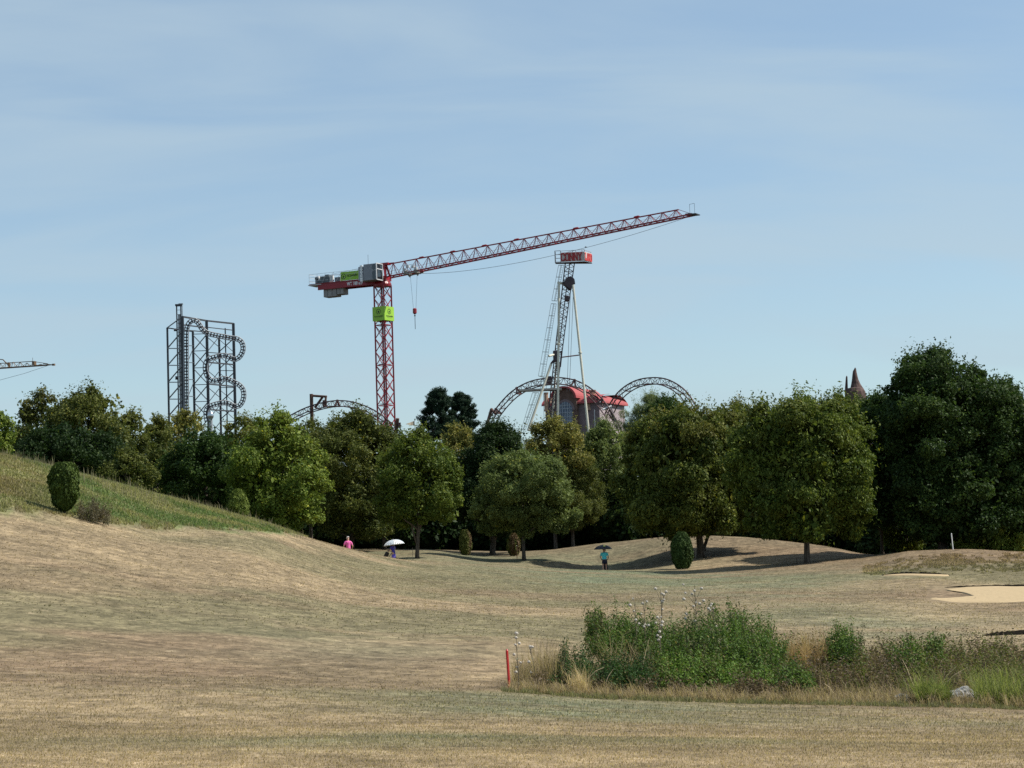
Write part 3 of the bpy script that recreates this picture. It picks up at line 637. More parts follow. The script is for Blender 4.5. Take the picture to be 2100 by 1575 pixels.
# ------------------------------------------------------------------ grass
def blades(P, h, w, bend, col, rng, name, label, cat, seg2=True, mat=None, kind='stuff', az=None):
    n = len(P); a = rng.uniform(0, 6.283, n) if az is None else az
    d = np.stack([np.cos(a), np.sin(a), 0 * a], -1); s = np.stack([-np.sin(a + rng.normal(0, .8, n)), np.cos(a), 0 * a], -1); s = unit(s)
    h = h[:, None]; w = w[:, None]; b = bend[:, None]
    mid = P + d * h * b * .35 + np.array([0, 0, 1]) * h * .62; tipv = P + d * h * b * 1.05 + np.array([0, 0, 1]) * h * (1 - .35 * b * b)
    V_ = np.stack([P - s * w, P + s * w, mid + s * w * .7, mid - s * w * .7, tipv], 1)
    o = mesh_from(name, V_, 5, col, mat or M_GRASS, None, [(0, 1, 2, 3), (3, 2, 4)])
    return tag(o, label, cat, kind=kind)
rng = np.random.default_rng(42)
# short turf blades in the foreground
n = 230000
inv = rng.uniform(1 / 62, 1 / 17, n) ** 1.0; D = 1 / inv; p = rng.uniform(-80, 2180, n)
keep = rng.random(n) < np.clip(1.25 - D / 58, .0, 1); D = D[keep]; p = p[keep]; n = len(D)
P = gy(p, D); P[:, 2] -= .004
col = ground_colour(P[:, 0], P[:, 1]) * rng.uniform(.95, 1.9, (n, 1)); lg = rng.random(n) < .12; col[lg] = np.array([.46, .37, .22]) * rng.uniform(.7, 1.1, (lg.sum(), 1))
blades(P, rng.uniform(.012, .042, n) * np.clip(D / 25, .8, 1.5) * np.clip(1.3 - D / 80, .5, 1), rng.uniform(.002, .0045, n) * np.clip(D / 20, 1, 2.2), rng.uniform(.2, 1.5, n), col, rng, 'turf_grass', 'short dry turf grass of the near fairway', 'grass')
# uncut rough on the left slope
n = 130000; p = rng.uniform(-260, 640, n); lo = np.interp(p, *LOW); D = lo + rng.uniform(-.5, 1, n) * 26
keep = (D > lo - 1.0) & (rng.random(n) < sstep(660, 560, p) * .0 + 1); keep &= rough_mask(p, D) > .25; D = D[keep]; p = p[keep]; n = len(D); P = gy(p, D)
cl = fbm(P[:, 0] / 1.2, P[:, 1] / 1.2, 91); col = ground_colour(P[:, 0], P[:, 1]) * rng.uniform(1.0, 2.0, (n, 1)); st = rng.random(n) < .08; col[st] = np.array([.38, .33, .19])
blades(P, rng.uniform(.05, .16, n) * (.4 + 1.2 * cl), rng.uniform(.012, .028, n), rng.uniform(0, .9, n), col, rng, 'rough_grass', 'uncut green and straw grass covering the left slope', 'grass')
# tussocks on the mound face and between the bunkers
n = 24000; p = rng.uniform(1770, 2120, n); D = rng.uniform(117.8, 131, n); k2 = n // 4; p[:k2] = rng.uniform(1830, 1985, k2); D[:k2] = rng.uniform(94.8, 104, k2)
keep = vnoise(p / 9, D / .9, 4) + .5 * vnoise(p / 40, D / 4, 9) - .35 * np.abs(D - 124) / 7 > .55; keep[:k2] &= ~((p[:k2] > 1930) & (D[:k2] > 101.5)); p = p[keep]; D = D[keep]; n = len(D); P = gy(p, D)
blades(P, rng.uniform(.04, .11, n), rng.uniform(.015, .03, n), rng.uniform(0, 1, n), ground_colour(P[:, 0], P[:, 1]) * rng.uniform(.9, 2.2, (n, 1)), rng, 'tussock_grass', 'tufts of dull grass on the mound face and beside the sand', 'grass')
# medium turf roughness further out
n = 150000; inv = rng.uniform(1 / 175, 1 / 60, n); D = 1 / inv; p = rng.uniform(-60, 2160, n)
keep = (rng.random(n) < np.clip((D - 58) / 45, 0, 1)) & (rough_mask(p, D) < .5) & ~((p > 1900) & (D > 92) & (D < 106)) & ~((p > 1800) & (p < 1955) & (D > 114) & (D < 118.2)); D = D[keep]; p = p[keep]; n = len(D); P = gy(p, D)
col = ground_colour(P[:, 0], P[:, 1]) * rng.uniform(1.0, 1.9, (n, 1))
blades(P, rng.uniform(.015, .045, n), rng.uniform(.01, .022, n), rng.uniform(.2, 1.3, n), col, rng, 'fairway_grass', 'short dry grass of the far fairway and mounds', 'grass')

# ------------------------------------------------------------------ shrubs, weeds and dry grass around the hollow
def shoot_shrub(label, px0, px1, D0, D1, tops, n_st, seed, cols=('mid', 'dark'), leaf=.075, front=.55, name='leafy_shrub', group='leafy shrubs in the hollow', low=.12, lean=.12):
    rng = np.random.default_rng(seed); tp = np.array(tops, float)
    u = rng.uniform(0, 1, n_st); v = rng.uniform(0, 1, n_st) ** .8; px = px0 + (px1 - px0) * u; D = D0 + (D1 - D0) * v
    g = gy(px, D); topz = W(px, np.interp(px, tp[:, 0], tp[:, 1]) + rng.exponential(7, n_st) - 4, D)[:, 2]
    Dm = D1; h = (topz - g[:, 2]) * (front + (1 - front) * v ** .7) * rng.uniform(.82, 1.05, n_st); h = np.clip(h, .15, None)
    kp = vnoise(px / 11, D / .45, seed + 40) > .26; px, D, u, v, g, topz, h = (q_[kp] for q_ in (px, D, u, v, g, topz, h)); n_st = len(px); h = h * (.72 + .42 * vnoise(px / 9, D / .4, seed + 41))
    root = empty(name, tuple(gy(np.array([(px0 + px1) / 2]), np.array([D0 + (D1 - D0) * .5]))[0]), label, 'shrub', group)
    b = MB(); Ps = []; Ns = []; Ts = []; Ls = []; Cs = []
    leanv = rng.normal(0, lean, (n_st, 2)); tone = np.clip(rng.normal(.45, .25, n_st) + (vnoise(px / 26, D / 1.3, seed) - .5) * .8, 0, 1)
    for i in range(n_st):
        hh = h[i]; m = max(6, int(hh * 34)); t = np.linspace(low, 1, m) ** .8; a = np.arange(m) * 2.4 + rng.uniform(0, 6)
        x = g[i, 0] + leanv[i, 0] * hh * t ** 2; y = g[i, 1] + leanv[i, 1] * hh * t ** 2; z = g[i, 2] + hh * t
        d = np.stack([np.cos(a), np.sin(a), 0 * a], -1); ln = leaf * (1.15 - .55 * t) * rng.uniform(.7, 1.35, m)
        Ps.append(np.stack([x, y, z], -1) + d * (ln * .8)[:, None] + rng.normal(0, .018, (m, 3))); Ns.append(d * .35 + np.array([0, 0, .75]) + rng.normal(0, .35, (m, 3)))
        Ts.append(d + np.array([0, 0, -.75]) + rng.normal(0, .25, (m, 3))); Ls.append(ln * 1.35); Cs.append(np.full(m, tone[i]))
        if i % 3 == 0:
            b.bar(g[i], (x[-1], y[-1], z[-1] - .03), .012, 4, .005)
    P, N, T, L, tn = (np.concatenate(q_) for q_ in (Ps, Ns, Ts, Ls, Cs)); r = np.random.default_rng(seed + 1)
    k = r.random(len(P))[:, None] * .55 + tn[:, None] * .5; c0 = np.array(COLS[cols[1]][0]) * 1.4; c1 = np.array(COLS[cols[0]][1]) * np.array([.62, .80, .8]); col = c0 + (c1 - c0) * np.clip(k, 0, 1)
    yl = r.random(len(P)) < .03; col[yl] = np.array([.24, .2, .07]); br = tn < .12; col[br] = col[br] * .5 + np.array([.07, .05, .03])
    mesh_from('foliage', leaves(P, N, T, L, L * .46), 4, col, M_LEAF, root, LEAFPAT)
    b.build('stems', paint('green_stem', (.09, .085, .045), .8, scale=20), root)
shoot_shrub('largest green shrub mound, right hand and highest part of the thicket', 1335, 1625, 45.0, 50, [(1335, 1276), (1375, 1258), (1415, 1240), (1460, 1232), (1500, 1228), (1540, 1238), (1575, 1268), (1600, 1305), (1625, 1350)], 980, 11)
shoot_shrub('green shrub at the upper left of the thicket below the white seed heads', 1205, 1345, 46.5, 49.5, [(1200, 1275), (1212, 1244), (1240, 1250), (1282, 1232), (1300, 1252), (1345, 1262)], 420, 12, low=.5)
shoot_shrub('dark low shrub with upright shoots at the front left of the thicket', 1112, 1345, 43.0, 45.0, [(1112, 1372), (1140, 1345), (1158, 1294), (1172, 1325), (1190, 1312), (1215, 1342), (1250, 1336), (1300, 1332), (1345, 1340)], 760, 13, cols=('dark', 'dark'), leaf=.06, lean=.05)
shoot_shrub('middle front shrub with fresh yellow green leaves in the thicket', 1345, 1585, 43.4, 45.4, [(1345, 1335), (1400, 1325), (1450, 1325), (1500, 1345), (1585, 1360)], 420, 14, cols=('bright', 'mid'), leaf=.07)
shoot_shrub('small dark green shrub at the lower right foot of the thicket', 1583, 1658, 43.0, 44.6, [(1583, 1372), (1610, 1352), (1635, 1345), (1658, 1378)], 170, 15)
shoot_shrub('separate upright leafy shrub right of the dry grass tuft', 1697, 1762, 47.5, 49.4, [(1697, 1280), (1712, 1262), (1735, 1264), (1752, 1275), (1762, 1310)], 190, 16)
shoot_shrub('leafy shrub with a narrow raised top right of centre of the hollow', 1815, 1905, 47.2, 49.8, [(1815, 1312), (1840, 1300), (1852, 1283), (1868, 1282), (1880, 1310), (1905, 1330)], 230, 17)
shoot_shrub('small rightmost leafy shrub behind the sedge', 1892, 1932, 49, 50.4, [(1892, 1300), (1905, 1284), (1918, 1284), (1932, 1312)], 90, 18)
shoot_shrub('dry brownish shrub beside the dark barrel shaped conifer', 165, 225, 94.5, 97, [(165, 1030), (195, 1014), (225, 1036)], 150, 19, cols=('brown', 'brown'), leaf=.09, name='dry_shrub', group='dry shrubs', lean=.3)

def weed_mat(label, n, px0, px1, D0, D1, h0, h1, cols, seed, leaf=.06):
    rng = np.random.default_rng(seed); px = rng.uniform(px0, px1, n); D = rng.uniform(D0, D1, n); kp = vnoise(px / 30, D / 1.1, seed) > .45; px, D = px[kp], D[kp]; n = len(px)
    g = gy(px, D); h = rng.uniform(h0, h1, n) * (.4 + 1.0 * vnoise(px / 20, D / .8, seed + 1)); m = 16; t = np.tile(np.linspace(.1, 1, m), n); I = np.repeat(np.arange(n), m)
    ln = rng.normal(0, .35, (n, 2)); a = rng.uniform(0, 6.283, n * m); d = np.stack([np.cos(a), np.sin(a), 0 * a], -1)
    P = g[I] + np.stack([ln[I, 0] * h[I] * t ** 2, ln[I, 1] * h[I] * t ** 2, h[I] * t], -1) + d * .045
    c0, c1 = (np.array(x) for x in COLS[cols]); tone = rng.random(n)[I] * .6 + rng.random(n * m) * .4; L = leaf * rng.uniform(.6, 1.5, n * m)
    o = mesh_from('weeds', leaves(P, d * .4 + np.array([0, 0, .6]) + rng.normal(0, .5, P.shape), d + np.array([0, 0, .1]), L, L * .42), 4, c0 + (c1 - c0) * tone[:, None], M_LEAF, None, LEAFPAT)
    return tag(o, label, 'weeds', kind='stuff')
def straw(label, name, cat, n, px0, px1, D0, D1, h0, h1, c_lo, c_hi, seed, w=(.002, .006), bend=(.1, 1.0), noise=.0, hfun=None):
    r = np.random.default_rng(seed); px = r.uniform(px0, px1, n); D = r.uniform(D0, D1, n)
    if noise > 0: k = vnoise(px / 14, D / .5, seed) > noise; px = px[k]; D = D[k]; n = len(px)
    P = gy(px, D); h = r.uniform(h0, h1, n) * (.3 + 1.2 * vnoise(px / 16, D / .5, seed + 2)) * r.uniform(.5, 1.1, n)
    if hfun is not None: h = h * hfun(px, D)
    col = np.array(c_lo) + (np.array(c_hi) - np.array(c_lo)) * r.random((n, 1))
    return blades(P, h, r.uniform(w[0], w[1], n), r.uniform(bend[0], bend[1], n), col, r, name, label, cat)
ST0, ST1 = (.15, .11, .062), (.44, .35, .215)
straw('tall pale dry grass left of the thicket by the red stake', 'dry_grass', 'dry grass', 4600, 1045, 1225, 43.6, 47.0, .2, .9, ST0, ST1, 21, hfun=lambda p, D: .45 + .9 * np.exp(-((p - 1130) / 60) ** 2))
straw('fringe of bleached dry grass along the front of the thicket', 'dry_grass', 'dry grass', 16000, 1040, 2200, 41.3, 43.1, .12, .38, ST0, ST1, 22, bend=(.3, 1.5), noise=.25)
straw('pale dry grass tuft leaning at the front left of the thicket', 'dry_grass', 'dry grass', 420, 1160, 1200, 42.0, 42.7, .3, .7, (.36, .27, .14), (.62, .49, .29), 23, bend=(.2, .8))
straw('reddish dry grass tuft behind the right side of the thicket', 'dry_grass', 'dry grass', 5500, 1600, 1700, 48.5, 51.5, .5, 1.15, (.24, .15, .08), (.5, .36, .2), 24, bend=(.0, .6))
straw('dry grass showing in the gap within the left half of the thicket', 'dry_grass', 'dry grass', 900, 1215, 1330, 45.6, 46.4, .7, 1.35, ST0, ST1, 29, bend=(.3, 1.2))
straw('tangled brown and olive weeds filling the hollow right of the thicket', 'weeds', 'weeds', 20000, 1600, 2380, 43.0, 55.5, .18, .62, (.08, .06, .038), (.34, .26, .16), 25, w=(.004, .010), bend=(.3, 1.5))
straw('green weeds scattered among the brown growth of the hollow', 'weeds', 'weeds', 15000, 1590, 2380, 43.2, 55, .2, .62, (.055, .075, .022), (.19, .21, .07), 26, w=(.005, .012), bend=(.2, 1.2), noise=.5)
straw('long bright green sedge at the lower right edge of the frame', 'sedge', 'sedge', 9000, 1990, 2350, 41.8, 45.4, .4, .85, (.09, .12, .03), (.30, .32, .11), 27, w=(.003, .007), bend=(.3, 1.2))
straw('clump of bright green sedge left of the pale boulder', 'sedge', 'sedge', 2600, 1872, 1932, 41.7, 42.6, .3, .62, (.08, .11, .03), (.28, .31, .09), 28, w=(.003, .007), bend=(.3, 1.2))
straw('low greenish grass skirt along the edge of the hollow', 'edge_grass', 'grass', 12000, 1020, 2200, 40.8, 41.8, .04, .14, (.10, .11, .05), (.26, .24, .13), 30, w=(.003, .007), noise=.2)
straw('thin seed stems standing along the crest of the left slope', 'seed_stems', 'grass', 900, -60, 350, 110, 117, .25, .6, (.16, .15, .09), (.34, .30, .2), 31, w=(.008, .014), bend=(0, .3))
straw('thin seed stems along the lower crest of the slope beside the small domed conifer', 'seed_stems', 'grass', 700, 350, 625, 115, 124, .2, .5, (.16, .15, .09), (.34, .30, .2), 32, w=(.008, .014), bend=(0, .3))
# long bent straws leaning over the hollow
b = MB(); r = random.Random(4)
for (x0, y0, x1, y1, dd) in ((1872, 1400, 1850, 1352, 44), (1868, 1428, 1880, 1385, 43), (1918, 1420, 1960, 1368, 43), (1925, 1415, 1985, 1368, 43.4), (1715, 1430, 1690, 1402, 42.6), (1236, 1415, 1258, 1372, 42.8), (1200, 1395, 1240, 1368, 42.9), (1310, 1345, 1332, 1308, 44), (2040, 1440, 2085, 1395, 42.6)):
    a = WV(x0, y0, dd); c = WV(x1, y1, dd + .1); a.z = min(a.z, float(gz(a.x, a.y)) + .25); b.tube([a - Vector((0, 0, .25)), a, a.lerp(c, .55) + Vector((0, 0, .05)), c], [.007, .006, .005, .003], 4)
tag(b.build('straw_stalks', paint('straw', (.5, .39, .23), .8)), 'long bent straw stalks leaning over the hollow', 'dry grass', kind='stuff')

weed_mat('low brown withered weeds across the hollow right of the thicket', 5200, 1600, 2380, 44.0, 55, .3, .85, 'brown', 71)
weed_mat('low olive green weeds across the hollow right of the thicket', 3000, 1600, 2380, 44.5, 55, .3, .8, 'olive', 72)
weed_mat('withered weeds along the front foot of the thicket', 1100, 1090, 1620, 42.6, 43.6, .12, .4, 'brown', 73)
def thistle(label, px, top, D, seed, heads=7, spread=.16, leafy=False):
    r = random.Random(seed); g = onground(px, D); t = WV(px, top, D); H = t.z - g.z
    root = empty('thistle', g, label, 'thistle', 'thistles with seed heads'); b = MB(); hd = MB(); lf = MB()
    main = [g, g + Vector((r.uniform(-.03, .03), 0, H * .5)), Vector((t.x, t.y, t.z - .02))]; b.tube(main, [.010, .008, .005], 5)
    for i in range(heads):
        z = .62 + .38 * r.random() if not leafy else .2 + .8 * r.random(); s = g.lerp(t, z * .9); s.z = g.z + H * (z - .12)
        e = Vector((t.x + r.uniform(-spread, spread), t.y + r.uniform(-.1, .1), g.z + H * min(1, z + .04 * r.random()))); 
        if leafy: e.x = s.x + r.uniform(-.07, .07)
        b.tube([s, s.lerp(e, .6) + Vector((0, 0, .01)), e], [.005, .004, .003], 4)
        hd = MB(); hd.ball(e, r.uniform(.022, .038), 7, 5, .9)
        for q in range(9):
            v = Vector((r.gauss(0, 1), r.gauss(0, 1), abs(r.gauss(0, 1)))).normalized(); hd.bar(e, e + v * r.uniform(.035, .055), .012, 3, .003)
        hd.build('seed_head', paint('thistle_down', (.50, .45, .38), .95, var=.3, scale=30), root)
    for i in range(14):
        z = r.random() * .8; s = g.lerp(main[-1], z); a = r.uniform(0, 6.28); d = Vector((math.cos(a), math.sin(a), r.uniform(-.5, .3))); w = Vector((-d.y, d.x, 0)) * .014; l = r.uniform(.07, .15)
        lf.quad(s, s + d * l * .5 + w, s + d * l, s + d * l * .5 - w)
    b.build('stem', paint('thistle_stem', (.16, .13, .08), .8, scale=20), root)
    lf.build('leaf', paint('thistle_leaf', (.12, .13, .07), .8, scale=20, var=.3), root)
thistle('tall thistle with pale heads up its stem right behind the red stake', 1058, 1296, 43.3, 1, 9, .06, True)
thistle('short brown thistle second from the red stake', 1087, 1326, 43.8, 2, 5, .08, True)
thistle('thistle with two small heads over the left part of the thicket', 1302, 1228, 47.5, 3, 5, .12)
thistle('small thistle with a tight cluster between two taller thistles', 1320, 1227, 47.8, 4, 6, .1)
thistle('thistle with a dense pale tuft on top, left of the two highest', 1354, 1207, 48, 5, 10, .13)
thistle('highest wide branched thistle above the thicket', 1424, 1198, 48.2, 6, 14, .26)
thistle('low thistle with white tuft just right of the highest one', 1462, 1236, 48, 7, 7, .14)
thistle('pale thistle cluster inside the thicket below the dense tuft', 1352, 1276, 45.6, 8, 7, .09)

def boulder(label, px, py, D, sx, sz, seed):
    g = onground(px, D); bm = bmesh.new(); bmesh.ops.create_icosphere(bm, subdivisions=4, radius=1)
    r = Vector((seed * 3.1, 1.7, 0))
    from mathutils import noise as mn
    for v in bm.verts:
        d = v.co.normalized(); k = 1 + .28 * mn.noise(d * 1.6 + r) + .1 * mn.noise(d * 5 + r); v.co = Vector((d.x * sx * k, d.y * sx * .75 * k, max(-.3, d.z) * sz * k))
    me = bpy.data.meshes.new('boulder'); bm.to_mesh(me); bm.free()
    o = link('boulder', me, None, paint('pale_rock', (.31, .30, .285), .9, var=.35, scale=9)); o.location = (g.x, g.y, g.z + sz * .35)
    return tag(o, label, 'rock', 'pale boulders in the hollow')
boulder('smaller flat pale boulder left of the bright sedge clump', 1838, 1430, 42.5, .16, .12, 1)
boulder('larger pale boulder right of the bright sedge clump', 1960, 1425, 43.1, .26, .20, 2)

# ------------------------------------------------------------------ stakes and poles
def stake(name, label, px, D, h, w, mat, lean=(0, 0), cat='stake', n=6, cap=None):
    g = onground(px, D); root = empty(name, g, label, cat); b = MB(); t = g + Vector((lean[0], lean[1], h)); b.bar(g - Vector((0, 0, .15)), t, w, n, w * .95)
    b.build('shaft', mat, root)
    c = MB(); c.bar(t, t + Vector((0, 0, w * .5)), w * .95, n, w * .35); c.build('cap', cap or mat, root); return root
RED = paint('red_stake_paint', (.50, .022, .02), .45)
stake('marker_stake', 'red wooden hazard stake at the left end of the thicket', 1038, 43.0, .73, .062, RED, (-.03, 0))
WHT = paint('white_paint', (.75, .75, .73), .5)
stake('marker_pole', 'white slanting pole on top of the green mound', 1958, 135.5, .95, .07, WHT, (-.06, 0), 'pole')
stake('marker_stake', 'brown stake with pale foot beside the faded conifer', 1062, 163, .95, .06, paint('brown_wood', (.13, .065, .035), .8), cap=WHT)
stake('marker_stake', 'thin dark post left of the slim forked trunk', 848, 148, .9, .035, paint('dark_wood', (.03, .025, .02), .8))
stake('marker_stake', 'thin grey post between the egg shaped conifer and the stout trunk', 1428, 155, .85, .045, paint('grey_wood', (.16, .15, .13), .8))
stake('marker_stake', 'short dark stub left of the short dark trunk', 1636, 141, .4, .06, paint('dark_wood', (.03, .025, .02), .8))

# ------------------------------------------------------------------ people
SKIN = paint('skin', (.52, .30, .21), .6, scale=4, var=.06)
def skin_obj(name, joints, edges, mat, parent, sub=2):
    """one continuous skinned surface; joints: name -> (vec, rx, ry)"""
    names = list(joints); me = bpy.data.meshes.new(name)
    pinv = Matrix.Translation(-Vector(parent.location)) if parent is not None and parent.parent is None else Matrix.Identity(4)
    rz = Matrix.Rotation(-parent.rotation_euler.z, 4, 'Z') if parent is not None else Matrix.Identity(4)
    me.from_pydata([tuple(joints[k][0]) for k in names], [(names.index(a), names.index(b)) for a, b in edges], [])
    o = link(name, me, parent, mat); m = o.modifiers.new('skin', 'SKIN'); m.use_smooth_shade = True
    sk = me.skin_vertices[0].data
    for i, k in enumerate(names): sk[i].radius = (joints[k][1], joints[k][2] if len(joints[k]) > 2 else joints[k][1])
    sk[0].use_root = True
    s = o.modifiers.new('sub', 'SUBSURF'); s.levels = sub; s.render_levels = sub
    return o
def person(label, px, D, H, heading, shirt, short, hat, hands, lean=.06, feet=.10, hatname='cap', hair=None, skirt=False, build=1.0):
    """standing / walking figure; local +Y is where the person faces; hands = ((x,y,z),(x,y,z)) targets in metres (right, left)"""
    g = onground(px, D); root = empty('person', g, label, 'person', rz=heading); k = H / 1.72
    V3 = lambda x, y, z: Vector((x, y, z)) * k
    J = {}; hipz = .90; shz = 1.40
    J['pelvis'] = (V3(0, 0, .95), .135 * k, .10 * k); J['waist'] = (V3(0, lean * .3, 1.08), .125 * k, .09 * k); J['chest'] = (V3(0, lean * .7, 1.27), .15 * k, .105 * k)
    J['collar'] = (V3(0, lean, 1.41), .085 * k, .07 * k); J['neck'] = (V3(0, lean * 1.15, 1.48), .052 * k, .052 * k)
    J['skull'] = (V3(0, lean * 1.35 + .01, 1.585), .074 * k, .088 * k); J['crownpt'] = (V3(0, lean * 1.35, 1.66), .062 * k, .074 * k)
    J['chin'] = (V3(0, lean * 1.35 + .065, 1.53), .03 * k, .03 * k); J['nose'] = (V3(0, lean * 1.35 + .112, 1.575), .012 * k, .012 * k)
    E = [('pelvis', 'waist'), ('waist', 'chest'), ('chest', 'collar'), ('collar', 'neck'), ('neck', 'skull'), ('skull', 'crownpt'), ('skull', 'chin'), ('skull', 'nose')]
    for s, nm in ((1, 'r'), (-1, 'l')):
        J['ear' + nm] = (V3(s * .082, lean * 1.35, 1.57), .014 * k, .018 * k); E.append(('skull', 'ear' + nm))
        fy = feet * s
        J['hip' + nm] = (V3(s * .09, 0, hipz), .09 * k, .09 * k); J['knee' + nm] = (V3(s * .105, fy * .45 + .03, .49), .055 * k, .055 * k); J['calf' + nm] = (V3(s * .107, fy * .65, .34), .053 * k, .055 * k)
        J['ankle' + nm] = (V3(s * .11, fy, .08), .033 * k, .036 * k); J['toe' + nm] = (V3(s * .12, fy + .16, .03), .033 * k, .022 * k)
        E += [('pelvis', 'hip' + nm), ('hip' + nm, 'knee' + nm), ('knee' + nm, 'calf' + nm), ('calf' + nm, 'ankle' + nm), ('ankle' + nm, 'toe' + nm)]
        hx_ = Vector(hands[0] if s > 0 else hands[1]) * k; sh = V3(s * .185, lean * .95, 1.37); el = (sh + hx_) / 2 + V3(s * .07, -.09, -.05)
        J['sh' + nm] = (sh, .055 * k, .055 * k); J['el' + nm] = (el, .038 * k, .04 * k); J['wr' + nm] = (hx_, .025 * k, .028 * k)
        d = (hx_ - el).normalized(); pm = hx_ + d * .07 * k; J['palm' + nm] = (pm, .032 * k, .02 * k)
        E += [('collar', 'sh' + nm), ('sh' + nm, 'el' + nm), ('el' + nm, 'wr' + nm), ('wr' + nm, 'palm' + nm)]
        side = d.cross(Vector((0, 0, 1))); side = side.normalized() if side.length > .01 else Vector((0, 1, 0)); dn = side.cross(d)
        for q, (off, ln) in enumerate(((-.028, .062), (-.009, .074), (.010, .07), (.028, .054))):
            a = pm + d * .035 * k + side * off * k; b_ = a + d * ln * .5 * k; c_ = b_ + (d * .5 + dn * .6) * ln * .55 * k
            J['f%d%s' % (q, nm)] = (b_, .0095 * k, .0095 * k); J['g%d%s' % (q, nm)] = (c_, .0085 * k, .0085 * k); E += [('palm' + nm, 'f%d%s' % (q, nm)), ('f%d%s' % (q, nm), 'g%d%s' % (q, nm))]
        th = pm - side * .05 * k; J['th' + nm] = (th, .011 * k, .011 * k); J['tt' + nm] = (th + d * .035 * k + dn * .015, .009 * k, .009 * k); E += [('palm' + nm, 'th' + nm), ('th' + nm, 'tt' + nm)]
    skin_obj('body', J, E, SKIN, root)
    # clothes follow the body a little outside it
    S = {}; g_ = 1.16
    for nm in ('waist', 'chest', 'collar'): v, a, c_ = J[nm]; S[nm] = (v, a * g_ * build, c_ * g_ * 1.05 * build)
    S['hem'] = (V3(0, 0, .93), .158 * k * build, .122 * k * build); S['neckline'] = (J['neck'][0] - V3(0, 0, .035), .062 * k, .058 * k)
    SE = [('waist', 'hem'), ('waist', 'chest'), ('chest', 'collar'), ('collar', 'neckline')]
    for nm in 'rl':
        sh, el = J['sh' + nm][0], J['el' + nm][0]; S['sh' + nm] = (sh, .076 * k * build, .076 * k * build); S['sl' + nm] = (sh.lerp(el, .8), .058 * k, .058 * k); SE += [('collar', 'sh' + nm), ('sh' + nm, 'sl' + nm)]
    skin_obj('shirt', S, SE, shirt, root)
    T_ = {'belt': (V3(0, 0, .97), .150 * k, .118 * k), 'seat': (V3(0, -.01, .88), .16 * k, .13 * k)}; TE = [('belt', 'seat')]
    for s, nm in ((1, 'r'), (-1, 'l')):
        hp, kn = J['hip' + nm][0], J['knee' + nm][0]; T_['th' + nm] = (hp.lerp(kn, .35), .105 * k, .105 * k); T_['cu' + nm] = (hp.lerp(kn, .72), .09 * k, .09 * k); TE += [('seat', 'th' + nm), ('th' + nm, 'cu' + nm)]
    skin_obj('skirt' if skirt else 'shorts', T_, TE, short, root)
    for s, nm in ((1, 'r'), (-1, 'l')):
        A_ = J['ankle' + nm][0]; B_ = J['toe' + nm][0]
        skin_obj('shoe', {'heel': (A_ + V3(0, -.03, -.035), .043 * k, .04 * k), 'mid': (A_.lerp(B_, .5) + V3(0, 0, -.01), .044 * k, .035 * k), 'toe': (B_ + V3(0, .02, .005), .04 * k, .03 * k)}, [('heel', 'mid'), ('mid', 'toe')], WHT, root, 1)
    if hat is not None:
        v = J['crownpt'][0]
        skin_obj(hatname, {'a': (v + V3(0, -.015, -.035), .105 * k, .118 * k), 'b': (v + V3(0, 0, .04), .085 * k, .095 * k), 'c': (v + V3(0, .12, -.03), .05 * k, .012 * k)}, [('a', 'b'), ('a', 'c')], hat, root, 2)
    if hair is not None:
        v = J['skull'][0]; skin_obj('hair', {'a': (v + V3(0, -.03, .02), .085 * k, .085 * k), 'b': (v + V3(0, -.055, -.06), .06 * k, .04 * k)}, [('a', 'b')], hair, root, 2)
    return root, k
def umbrella(label, loc, w, hh, mats, tilt=(0, 0), mark=None, group='golf umbrellas'):
    root = empty('umbrella', loc, label, 'umbrella', group); L = Vector(loc); ax = Vector((tilt[0], tilt[1], 1)).normalized(); x = ax.cross(Vector((0, 1, 0))).normalized(); y = ax.cross(x)
    top = L + ax * 1.02; R = w / 2; gores = []
    for s in range(8):
        b = MB(); rows = []
        for i in range(7):
            t = i / 6; row = []
            for j in range(5):
                a = (s + j / 4) * math.pi / 4; sag = 1 - .05 * math.sin(math.pi * j / 4) * t; r_ = R * math.sin(t * 1.25) / math.sin(1.25) * sag
                row.append(top + (x * math.cos(a) + y * math.sin(a)) * r_ + ax * (-(hh) * (1 - math.cos(t * 1.25)) / (1 - math.cos(1.25)) + .015 * 0))
            rows.append(row)
        for i in range(6):
            for j in range(4): b.quad(rows[i][j], rows[i][j + 1], rows[i + 1][j + 1], rows[i + 1][j])
        o = b.build('canopy_panel', mats[s % len(mats)], root, smooth=True); m = o.modifiers.new('cloth', 'SOLIDIFY'); m.thickness = .004
        rb = MB(); a = s * math.pi / 4; rb.tube([rows[i][0] - ax * .012 for i in range(7)], .006, 4); rb.build('rib', paint('umbrella_steel', (.4, .4, .42), .4, .8), root)
    b = MB(); b.bar(L - ax * .12, top + ax * .07, .022, 6); b.build('shaft', paint('umbrella_steel', (.4, .4, .42), .4, .8), root)
    b = MB(); b.bar(L - ax * .22, L - ax * .1, .04, 6); b.build('handle', paint('black_plastic', (.02, .02, .02), .4), root)
    if mark:
        a = mark[0]; pts = [top + (x * math.cos(a + u) + y * math.sin(a + u)) * R * rr_ + ax * (-hh * v + .03) for u, rr_, v in ((-.20, .5, .165), (.20, .5, .165), (.16, .76, .44), (-.16, .76, .44))]
        b = MB(); b.quad(*pts); b.build('emblem', mark[1], root)
    return root
